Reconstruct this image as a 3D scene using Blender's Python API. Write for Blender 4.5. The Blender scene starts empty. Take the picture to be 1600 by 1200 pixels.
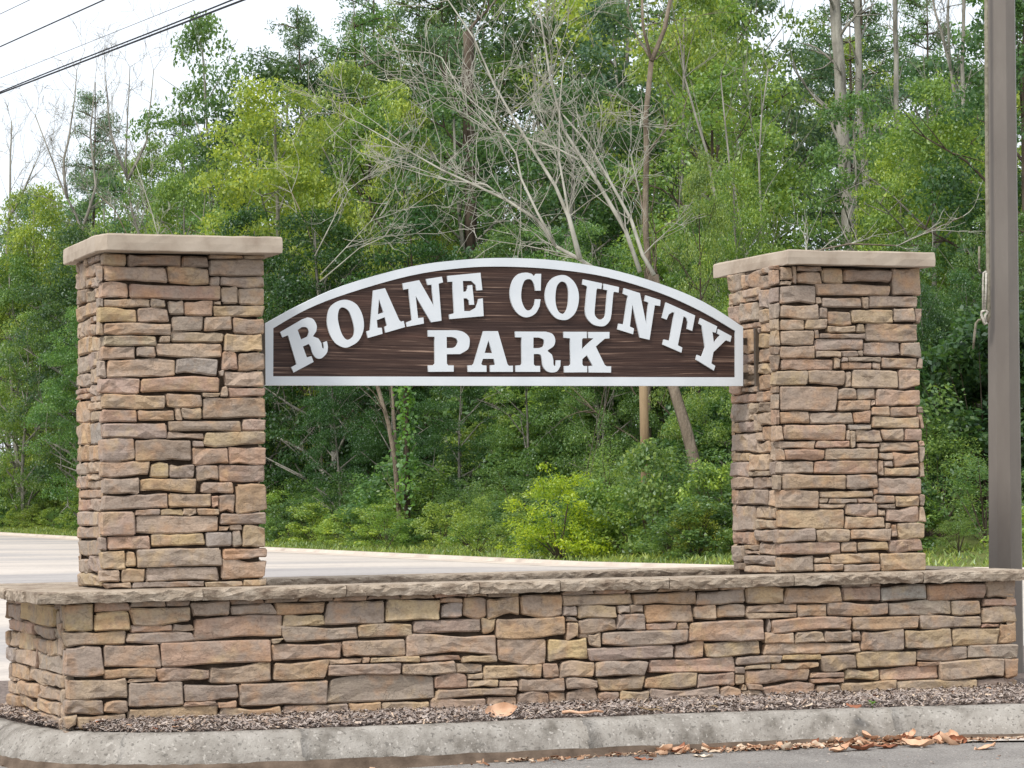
import bpy, math, random
import numpy as np
from mathutils import Vector, Matrix

# ------------------------------------------------------------------ camera, sky, sun, exposure
scene = bpy.context.scene
COL = scene.collection
CAM_H = 1.326
FOC, PITCH, ROLL = 4378.0, 0.0408, 0.01238
cam_data = bpy.data.cameras.new("camera")
cam = bpy.data.objects.new("camera", cam_data)
COL.objects.link(cam)
cam_data.sensor_width = 36.0
cam_data.lens = FOC / 1600.0 * 36.0
cam_data.clip_start = 0.1
cam_data.clip_end = 2000.0
R0 = Vector((1, 0, 0)); U0 = Vector((0, -math.sin(PITCH), math.cos(PITCH))); F0 = Vector((0, math.cos(PITCH), math.sin(PITCH)))
cr_, sr_ = math.cos(ROLL), math.sin(ROLL)
Rv = R0 * cr_ - U0 * sr_
Uv = R0 * sr_ + U0 * cr_
m = Matrix((Rv, Uv, -F0)).transposed().to_4x4()
m.translation = Vector((0, 0, CAM_H))
cam.matrix_world = m
scene.camera = cam

SUN_EL, SUN_AZ = math.radians(52), math.radians(215)
world = bpy.data.worlds.new("World")
scene.world = world
world.use_nodes = True
wn = world.node_tree.nodes; wl = world.node_tree.links
wn.clear()
w_out = wn.new("ShaderNodeOutputWorld")
w_sky = wn.new("ShaderNodeTexSky")
w_sky.sky_type = 'NISHITA'; w_sky.sun_disc = False
w_sky.sun_elevation = SUN_EL; w_sky.sun_rotation = SUN_AZ
w_bg = wn.new("ShaderNodeBackground"); w_bg.inputs[1].default_value = 0.10
wl.new(w_sky.outputs[0], w_bg.inputs[0])
# thin bright overcast in front of the blue
w_cl = wn.new("ShaderNodeBackground"); w_cl.inputs[1].default_value = 1.0
w_tc = wn.new("ShaderNodeTexCoord"); w_nz = wn.new("ShaderNodeTexNoise")
w_nz.inputs['Scale'].default_value = 2.2; w_nz.inputs['Detail'].default_value = 6
wl.new(w_tc.outputs['Generated'], w_nz.inputs['Vector'])
w_r = wn.new("ShaderNodeValToRGB")
w_r.color_ramp.elements[0].position = 0.3; w_r.color_ramp.elements[0].color = (0.78, 0.85, 0.93, 1)
w_r.color_ramp.elements[1].position = 0.7; w_r.color_ramp.elements[1].color = (0.96, 0.97, 1.0, 1)
wl.new(w_nz.outputs['Fac'], w_r.inputs[0]); wl.new(w_r.outputs[0], w_cl.inputs[0])
w_mix = wn.new("ShaderNodeMixShader"); w_mix.inputs[0].default_value = 0.88
wl.new(w_bg.outputs[0], w_mix.inputs[1]); wl.new(w_cl.outputs[0], w_mix.inputs[2])
wl.new(w_mix.outputs[0], w_out.inputs[0])

sun_d = bpy.data.lights.new("sun", 'SUN'); sun_d.energy = 2.1; sun_d.angle = math.radians(12); sun_d.color = (1.0, 0.96, 0.90)
sun = bpy.data.objects.new("sun", sun_d); COL.objects.link(sun)
# direction towards the sun: Nishita rotation turns clockwise from +Y
sd = Vector((math.sin(SUN_AZ) * math.cos(SUN_EL), math.cos(SUN_AZ) * math.cos(SUN_EL), math.sin(SUN_EL)))
sun.rotation_euler = sd.to_track_quat('Z', 'Y').to_euler()
sun.location = (0, 0, 30)

scene.view_settings.view_transform = 'Standard'
scene.view_settings.look = 'None'
scene.view_settings.gamma = 1.0
scene.view_settings.use_curve_mapping = False
scene.view_settings.exposure = 0.5
scene.render.engine = 'CYCLES'
scene.cycles.max_bounces = 6
scene.cycles.diffuse_bounces = 3
scene.cycles.transmission_bounces = 3
scene.cycles.transparent_max_bounces = 4

rng = np.random.default_rng(11)
random.seed(5)
# stones of each face of the masonry, in mm: from, to (along the face), bottom, top (above the coping), colour
STONES = {
    'LF': (
        '33,156,1685,1748,y 165,448,1685,1744,k 453,593,1686,1739,k 600,898,1641,1729,g 662,898,1585,1636,g 601,657,1589,1634,g 37,370,1605,1681,p 377,593,1595,1682,o '
        '21,164,1517,1598,r 172,661,1514,1587,r 666,753,1494,1581,t 759,899,1490,1575,t 36,280,1469,1510,t 284,361,1471,1512,g 381,464,1434,1505,g 466,616,1429,1505,r '
        '624,896,1427,1483,y 8,207,1391,1462,G 215,379,1391,1465,p 399,565,1346,1424,g 573,719,1352,1425,t 729,897,1334,1417,r 35,391,1325,1384,t 35,312,1266,1320,t '
        '332,388,1286,1321,t 393,675,1289,1340,t 681,886,1243,1333,y 22,199,1196,1263,p 208,306,1210,1262,g 314,666,1210,1280,t 667,747,1143,1240,r 754,896,1141,1234,k '
        '51,412,1104,1195,t 417,642,1120,1201,b 679,891,1056,1135,p 10,225,1017,1096,p 230,648,1026,1102,r 659,693,1002,1053,t 702,900,1003,1049,r 29,359,940,1010,y '
        '365,554,946,1013,o 561,900,889,997,k 22,208,868,932,r 214,406,875,929,o 413,445,876,942,t 447,552,884,942,y 28,365,787,860,g 376,764,817,873,k '
        '773,900,821,882,p 367,564,780,811,t 567,897,745,815,y 14,192,667,782,g 196,495,665,774,k 504,564,735,769,g 503,696,646,731,r 699,900,643,734,r '
        '14,269,585,662,p 276,376,577,650,G 378,511,576,644,g 523,643,561,638,g 645,893,550,641,k 26,216,494,575,p 223,521,504,571,o 549,722,493,548,r '
        '735,900,391,537,o 25,370,414,489,p 373,600,421,491,o 605,642,419,478,r 643,730,393,486,g 12,191,278,402,p 196,325,382,410,g 330,447,380,412,y '
        '449,522,380,414,t 527,643,379,411,t 196,638,289,376,p 650,897,326,385,g 699,764,299,323,t 49,273,206,273,r 280,564,221,282,G 573,711,213,287,b '
        '715,763,211,295,g 770,890,205,317,y 17,141,105,197,G 145,196,117,193,y 203,653,110,204,g 662,900,145,199,r 7,111,38,98,t 120,242,34,103,y '
        '248,636,36,105,g 655,894,42,139,r 32,170,6,31,t 178,558,4,32,g 566,767,0,29,t 774,896,0,36,t 601,781,1734,1752,t 7,43,1104,1188,g '
        '7,43,204,270,g 787,901,1734,1752,t 7,31,1602,1680,g 559,649,1002,1020,t 7,31,1326,1386,t 643,691,294,318,k 7,31,1470,1512,g 649,673,1110,1140,g '
        '625,661,1488,1506,t'
    ),
    'LS': (
        '488,651,1601,1745,k 55,474,1651,1710,k 310,480,1597,1648,o 55,298,1581,1638,g 449,634,1525,1595,k 259,436,1513,1576,k 55,251,1517,1579,g 286,693,1436,1510,o '
        '55,273,1449,1511,t 55,174,1389,1441,y 394,703,1340,1429,t 190,386,1403,1434,g 55,380,1334,1387,t 341,677,1245,1332,o 58,332,1249,1323,t 391,705,1146,1238,g '
        '92,384,1163,1245,g 355,705,1074,1140,g 55,348,1077,1157,t 391,705,1007,1034,r 145,377,1017,1072,g 398,705,1036,1063,r 75,389,983,1011,g 399,705,880,996,o '
        '56,392,938,977,t 61,387,879,931,t 394,705,762,874,o 56,386,757,872,b 416,705,674,756,o 135,408,671,751,o 443,705,601,663,g 149,427,608,667,t '
        '462,705,527,594,g 79,453,572,599,t 80,454,524,568,t 82,692,473,520,r 387,694,408,470,r 84,375,408,469,p 146,705,329,403,g 168,705,261,325,g '
        '150,675,172,253,g 55,142,183,297,t 451,670,76,149,g 113,438,90,170,g 135,629,12,71,y 55,139,300,384,t 55,235,1716,1752,g 241,421,1716,1752,g '
        '55,127,0,84,t 55,127,606,690,g 55,139,1014,1074,t 637,703,0,72,t 643,703,1518,1596,k 55,103,90,174,g 655,703,1602,1686,g 55,127,696,750,t '
        '655,703,1692,1752,k 55,85,1164,1242,r 679,703,78,162,k 427,481,1716,1752,t 55,79,390,468,g'
    ),
    'RF': (
        '3937,4006,1672,1743,o 4010,4033,1653,1749,t 3936,4005,1643,1665,t 4038,4195,1652,1716,t 4200,4331,1658,1739,y 4335,4643,1669,1735,k 4651,4834,1594,1751,r 4158,4636,1589,1650,t '
        '3930,4153,1536,1636,g 4195,4448,1518,1570,g 4454,4493,1516,1578,t 4500,4812,1523,1587,g 3931,4171,1452,1529,t 4157,4190,1536,1574,t 4231,4380,1416,1493,k 4384,4651,1428,1505,y '
        '4657,4794,1442,1516,g 4178,4227,1458,1516,g 3927,4083,1385,1444,t 4089,4226,1393,1450,t 4179,4468,1341,1366,k 4473,4808,1324,1426,k 3929,4141,1301,1380,p 4146,4454,1272,1335,g '
        '4459,4691,1245,1317,g 4699,4826,1238,1318,g 3924,4144,1223,1292,t 4151,4309,1232,1265,t 4316,4419,1236,1269,g 4423,4453,1239,1270,t 4355,4566,1207,1233,g 4573,4801,1169,1231,t '
        '3933,4260,1158,1219,r 4266,4303,1168,1226,g 4313,4506,1163,1202,r 4513,4565,1164,1200,t 3891,4093,1070,1152,y 4100,4332,1076,1154,t 4340,4375,1059,1147,t 4381,4674,1055,1157,t '
        '4681,4818,1056,1162,p 3919,4281,926,1063,p 4287,4408,990,1050,g 4414,4528,988,1049,g 4533,4816,954,1046,r 4290,4495,925,984,t 4501,4617,896,947,t 4622,4795,894,947,r '
        '3917,4104,854,917,o 4109,4381,850,914,g 4387,4494,853,920,r 4504,4808,824,889,y 3941,4331,759,844,r 4352,4496,816,844,b 4336,4359,757,810,t 4362,4391,715,807,t '
        '4395,4562,744,811,g 4568,4707,753,818,t 4713,4822,753,818,p 3910,4137,711,751,t 4142,4356,713,750,r 4407,4549,712,736,t 4555,4802,689,742,t 3914,3941,645,706,t '
        '3945,4193,647,705,r 4199,4537,645,707,t 4545,4632,643,680,t 4637,4803,607,681,r 3912,4127,569,635,g 4131,4533,566,637,r 4538,4567,553,636,t 4573,4631,602,636,g '
        '4573,4799,550,596,y 3926,4326,480,560,y 4331,4530,479,556,g 4536,4816,443,535,p 3909,4151,371,471,t 4162,4502,427,463,y 4156,4212,397,424,y 4157,4318,368,391,t '
        '4507,4643,392,438,g 4648,4798,372,433,y 3912,4317,256,361,y 4326,4531,323,390,g 4535,4579,321,355,t 4586,4794,283,363,p 4322,4575,249,315,t 4660,4832,187,277,y '
        '4583,4610,247,277,t 4615,4653,198,269,t 3889,4130,179,251,g 4137,4346,177,247,t 4351,4611,183,243,t 4599,4814,111,181,p 3904,4288,108,173,r 4295,4392,112,171,t '
        '4400,4593,124,170,o 4226,4536,50,106,y 3902,4117,13,94,g 4123,4219,57,87,t 4122,4301,11,48,t 4308,4537,1,43,g 4544,4834,2,104,y 4230,4410,1374,1410,t '
        '4038,4194,1722,1752,g 4218,4398,396,420,g 3888,3936,756,840,t 3888,3930,1644,1728,g 4800,4836,282,366,t 3888,3924,1296,1380,t 4800,4836,1434,1518,k 3888,3924,1452,1536,g '
        '3888,3924,1542,1626,g 3888,3918,474,558,t 3888,3918,1158,1242,k 4404,4500,396,420,r 4416,4464,1374,1422,k 4812,4836,540,624,t 4812,4836,630,714,g 4812,4836,822,906,r '
        '3888,3912,846,930,r 3888,3912,936,1020,g 4806,4836,372,438,g 4536,4638,366,384,k 4806,4836,1170,1230,t 3888,3918,1386,1446,t 4800,4836,912,948,k 3888,3918,1248,1290,k '
        '4146,4170,1338,1386,k 4806,4836,720,750,r 3888,3912,1026,1062,k 4314,4350,1206,1230,g 3888,3930,1734,1752,r 4506,4530,444,474,r 4500,4524,954,984,t'
    ),
    'RS': (
        '537,704,1648,1746,k 288,471,1653,1740,k 55,281,1632,1708,k 522,695,1567,1641,t 283,511,1595,1647,t 55,276,1519,1626,g 558,704,1450,1559,r 302,551,1456,1565,g '
        '55,288,1438,1511,o 290,536,1416,1445,r 55,282,1379,1433,o 365,528,1274,1409,o 55,358,1292,1372,o 55,357,1209,1284,k 365,527,1212,1268,g 55,353,1142,1202,y '
        '365,523,1145,1204,t 334,497,1087,1139,t 55,318,1053,1135,o 557,703,1041,1120,r 326,550,1048,1076,g 356,705,985,1034,r 55,348,986,1046,r 445,704,879,982,g '
        '321,438,924,979,t 55,314,924,980,k 583,705,812,871,o 388,576,815,876,g 307,379,814,918,t 55,299,847,918,t 359,704,700,805,g 276,351,760,808,t '
        '55,269,759,841,o 182,351,688,752,t 56,175,643,753,t 578,703,648,695,y 455,569,646,693,o 188,447,588,682,t 456,705,556,640,g 189,448,558,582,t '
        '57,180,559,637,g 407,703,488,550,t 55,399,484,551,k 609,704,393,481,r 208,600,392,477,k 63,200,381,473,t 392,705,241,385,g 171,384,311,379,t '
        '56,163,312,374,t 64,383,254,306,t 394,705,160,233,r 55,385,181,247,g 550,705,61,154,g 353,540,132,158,o 56,345,106,174,t 76,543,45,100,g '
        '549,705,8,55,k 56,541,1,38,t 535,703,1128,1212,t 535,703,1218,1302,g 535,703,1308,1392,g 541,703,1398,1446,t 55,235,1716,1752,g 481,529,1650,1734,t '
        '349,529,108,126,t 283,463,1572,1590,k 289,361,1380,1410,g 505,553,1080,1122,g 385,439,882,918,t 241,283,1716,1752,k 469,517,1572,1590,r 277,301,816,840,k'
    ),
    'WF': (
        '-220,-74,-201,-65,G -67,116,-206,-109,G 122,433,-178,-95,t 441,644,-142,-70,g 122,339,-217,-183,r -220,95,-276,-208,y 101,454,-271,-223,g -220,-24,-432,-285,g '
        '-18,275,-395,-282,r -19,254,-451,-402,o 258,535,-474,-411,r -206,102,-550,-453,t 110,394,-599,-476,g 401,686,-580,-499,g -220,-23,-625,-552,g -18,102,-623,-565,o '
        '579,676,-621,-590,o -220,-164,-687,-631,t -159,94,-698,-635,t 104,576,-700,-608,y 651,887,-141,-91,g 456,926,-261,-149,r 281,864,-394,-273,r 537,863,-493,-403,t '
        '695,1168,-617,-499,g 585,919,-707,-623,t 892,1156,-147,-87,o 934,1157,-209,-154,y 1165,1490,-208,-88,g 1498,1796,-197,-87,y 1801,1927,-106,-83,t 1810,1926,-186,-111,b '
        '1933,2062,-187,-84,o 2067,2248,-188,-86,o 927,1336,-289,-215,g 1342,1641,-278,-212,y 1649,2029,-264,-199,p 2037,2109,-273,-195,y 2116,2513,-305,-201,o 870,916,-294,-271,t '
        '869,1247,-384,-302,r 1257,1602,-379,-295,t 1608,2114,-386,-280,p 880,1169,-488,-396,y 1407,1679,-414,-387,y 1682,1913,-417,-390,r 1918,2117,-429,-395,y 1174,1574,-476,-418,p '
        '1582,1881,-482,-422,t 2042,2376,-523,-450,y 1175,1762,-617,-486,g 1770,2227,-615,-569,t 926,1286,-730,-623,g 1294,1461,-689,-623,o 1467,1732,-691,-628,t 1740,2050,-680,-619,p '
        '2126,2400,-442,-312,t 2258,2496,-192,-78,o 2502,2912,-141,-85,t 2918,3289,-144,-84,o 3296,3584,-152,-79,g 3593,3824,-154,-60,y 2503,2586,-196,-143,g 2590,2815,-212,-146,y '
        '2823,2893,-188,-147,g 2898,2976,-190,-146,g 2986,3270,-246,-150,o 3277,3412,-233,-160,t 3417,3589,-227,-161,t 3597,3907,-206,-167,t 3596,3906,-240,-211,t 2595,2814,-288,-216,t '
        '2819,2984,-281,-194,g 3249,3698,-357,-248,p 3726,3748,-316,-250,g 2731,3237,-363,-290,g 2650,2722,-367,-294,t 2414,2642,-431,-320,G 2646,3149,-443,-374,g 3164,3337,-444,-365,p '
        '3346,3676,-444,-364,y 2481,2679,-527,-445,t 2688,2990,-531,-451,g 3009,3522,-524,-451,r 3532,3809,-491,-450,g 2129,2239,-567,-533,t 2244,2506,-598,-530,t 2515,2697,-591,-536,t '
        '2705,2973,-609,-538,y 2981,3290,-605,-533,y 3296,3519,-607,-535,r 3524,3577,-542,-507,g 3523,3576,-600,-548,t 3007,3426,-675,-612,g 2826,2998,-687,-616,y 3432,3555,-675,-615,t '
        '3561,3686,-673,-638,t 3831,4182,-161,-75,o 4193,4434,-157,-79,r 4439,4725,-160,-78,b 4735,5111,-164,-75,r 5119,5310,-160,-57,t 3911,4091,-240,-169,t 4098,4480,-238,-166,k '
        '4490,4883,-245,-170,g 4891,5076,-253,-173,t 5104,5310,-207,-166,r 5087,5310,-303,-212,t 3750,4244,-318,-246,r 4254,4675,-321,-250,o 4683,5072,-322,-257,g 3704,4302,-445,-386,t '
        '4309,4578,-440,-328,g 4585,4881,-434,-330,y 4889,5189,-428,-332,y 5197,5310,-424,-309,o 3811,4052,-475,-449,G 3746,4038,-525,-493,y 4056,4268,-543,-458,k 4277,4655,-533,-447,y '
        '4660,4981,-507,-436,k 4988,5310,-504,-430,g 3584,3978,-596,-527,r 3985,4191,-580,-552,r 3989,4191,-609,-585,r 4200,4420,-600,-545,y 4427,4793,-610,-541,r 4801,5218,-616,-509,t '
        '5225,5310,-619,-510,o 3594,3684,-636,-600,r 3690,4013,-678,-612,r 4022,4172,-666,-623,g 4178,4521,-693,-612,y 4529,5038,-696,-620,y 5045,5310,-684,-625,g 5044,5310,-729,-692,g '
        '2060,2240,-760,-676,t 2246,2426,-760,-676,g 2432,2612,-760,-676,g 2618,2798,-760,-676,t 3008,3188,-760,-682,g 3194,3374,-760,-682,t 3380,3560,-760,-682,t 3566,3746,-760,-682,k '
        '3752,3932,-760,-682,g 3938,4118,-760,-682,g 1736,1916,-760,-688,t 2516,2696,-670,-598,k 1766,1946,-562,-490,r 1292,1472,-760,-694,k 1478,1658,-760,-694,t 2804,2984,-760,-694,g '
        '2234,2414,-670,-604,r 4124,4304,-760,-700,r 4310,4490,-760,-700,g 4496,4676,-760,-700,g 4682,4862,-760,-700,k 3704,3884,-382,-322,t 3890,4070,-382,-322,t 4868,5036,-760,-700,k '
        '4076,4244,-382,-322,k -220,-40,-760,-706,k -34,146,-760,-706,r 152,332,-760,-706,k 338,518,-760,-706,g 1922,2054,-760,-688,r 524,704,-760,-712,r 710,890,-760,-712,t '
        '-64,116,-106,-58,r 2060,2228,-670,-622,t 1886,2036,-484,-436,t 2384,2474,-526,-448,r 2702,2822,-670,-616,r 2990,3170,-286,-250,r 1952,2120,-562,-526,t 2420,2510,-670,-604,t '
        '2522,2588,-316,-232,t 122,302,-88,-58,g 650,830,-88,-58,g 1664,1730,-760,-694,t 896,1076,-760,-736,t 1082,1262,-760,-736,t 5042,5222,-760,-736,g 1178,1358,-412,-388,t '
        '836,1016,-82,-58,g 1022,1202,-82,-58,t 1208,1388,-82,-58,r 1394,1574,-82,-58,k 1580,1760,-82,-58,t 2066,2246,-82,-58,k 2504,2684,-82,-58,g 2690,2870,-82,-58,r '
        '344,452,-220,-184,k 308,434,-88,-58,g 3584,3740,-520,-496,t 1766,1946,-76,-58,r 2876,3056,-76,-58,k 3062,3242,-76,-58,t 3248,3428,-76,-58,t 4190,4370,-76,-58,g '
        '4664,4796,-538,-514,r 398,572,-604,-586,r 4250,4304,-382,-328,k 3434,3584,-76,-58,t 1952,2036,-520,-490,t 110,248,-472,-454,t 3176,3242,-286,-250,r 5078,5192,-328,-310,r '
        '5228,5312,-760,-736,t 1952,2060,-76,-58,t 2522,2582,-226,-202,k 4124,4172,-694,-670,r 2594,2642,-316,-292,t 1364,1400,-412,-382,r 4376,4430,-76,-58,r 3560,3584,-634,-604,t '
        '896,920,-730,-712,t'
    ),
    'WE': (
        '1522,1550,-194,-111,k 1132,1500,-195,-109,g 167,1125,-191,-81,G 792,1550,-260,-197,r 1462,1550,-348,-263,k 1207,1453,-345,-266,t 794,1199,-351,-262,y 221,763,-261,-199,k '
        '381,765,-340,-273,k 87,362,-342,-263,y 1287,1550,-431,-355,b 688,1279,-432,-353,t 22,650,-433,-342,g 958,1414,-517,-437,o 470,939,-513,-436,t -43,452,-498,-435,t '
        '1440,1550,-541,-446,k 1216,1550,-612,-543,t 654,1196,-597,-523,o 4,626,-578,-515,t 51,628,-650,-584,y 1219,1525,-679,-615,o 657,1198,-662,-603,o 8,611,-711,-654,t '
        '649,1527,-724,-681,o -140,40,-334,-250,t -140,40,-244,-160,g -140,40,-154,-70,g -140,16,-430,-346,t -140,-2,-760,-676,g -140,-2,-670,-586,t -140,-2,-580,-502,t '
        '46,214,-256,-196,k 46,160,-190,-106,g 1132,1312,-106,-58,g 1318,1498,-106,-58,t 4,184,-760,-718,k 190,370,-760,-718,r 376,556,-760,-718,k 562,742,-760,-730,t '
        '748,928,-760,-730,g 934,1114,-760,-730,r 1120,1300,-760,-730,r 1306,1486,-760,-730,g -140,-50,-496,-436,g 46,160,-100,-58,k 1204,1384,-538,-520,t 166,346,-76,-58,t '
        '352,532,-76,-58,k 538,718,-76,-58,k 724,904,-76,-58,k 910,1090,-76,-58,r 46,82,-334,-262,k 4,46,-646,-586,g 1504,1552,-106,-58,r 658,682,-430,-346,r '
        '1492,1552,-760,-730,t 616,640,-724,-658,r 1390,1432,-538,-520,t 1096,1126,-76,-58,t'
    ),
}
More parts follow.
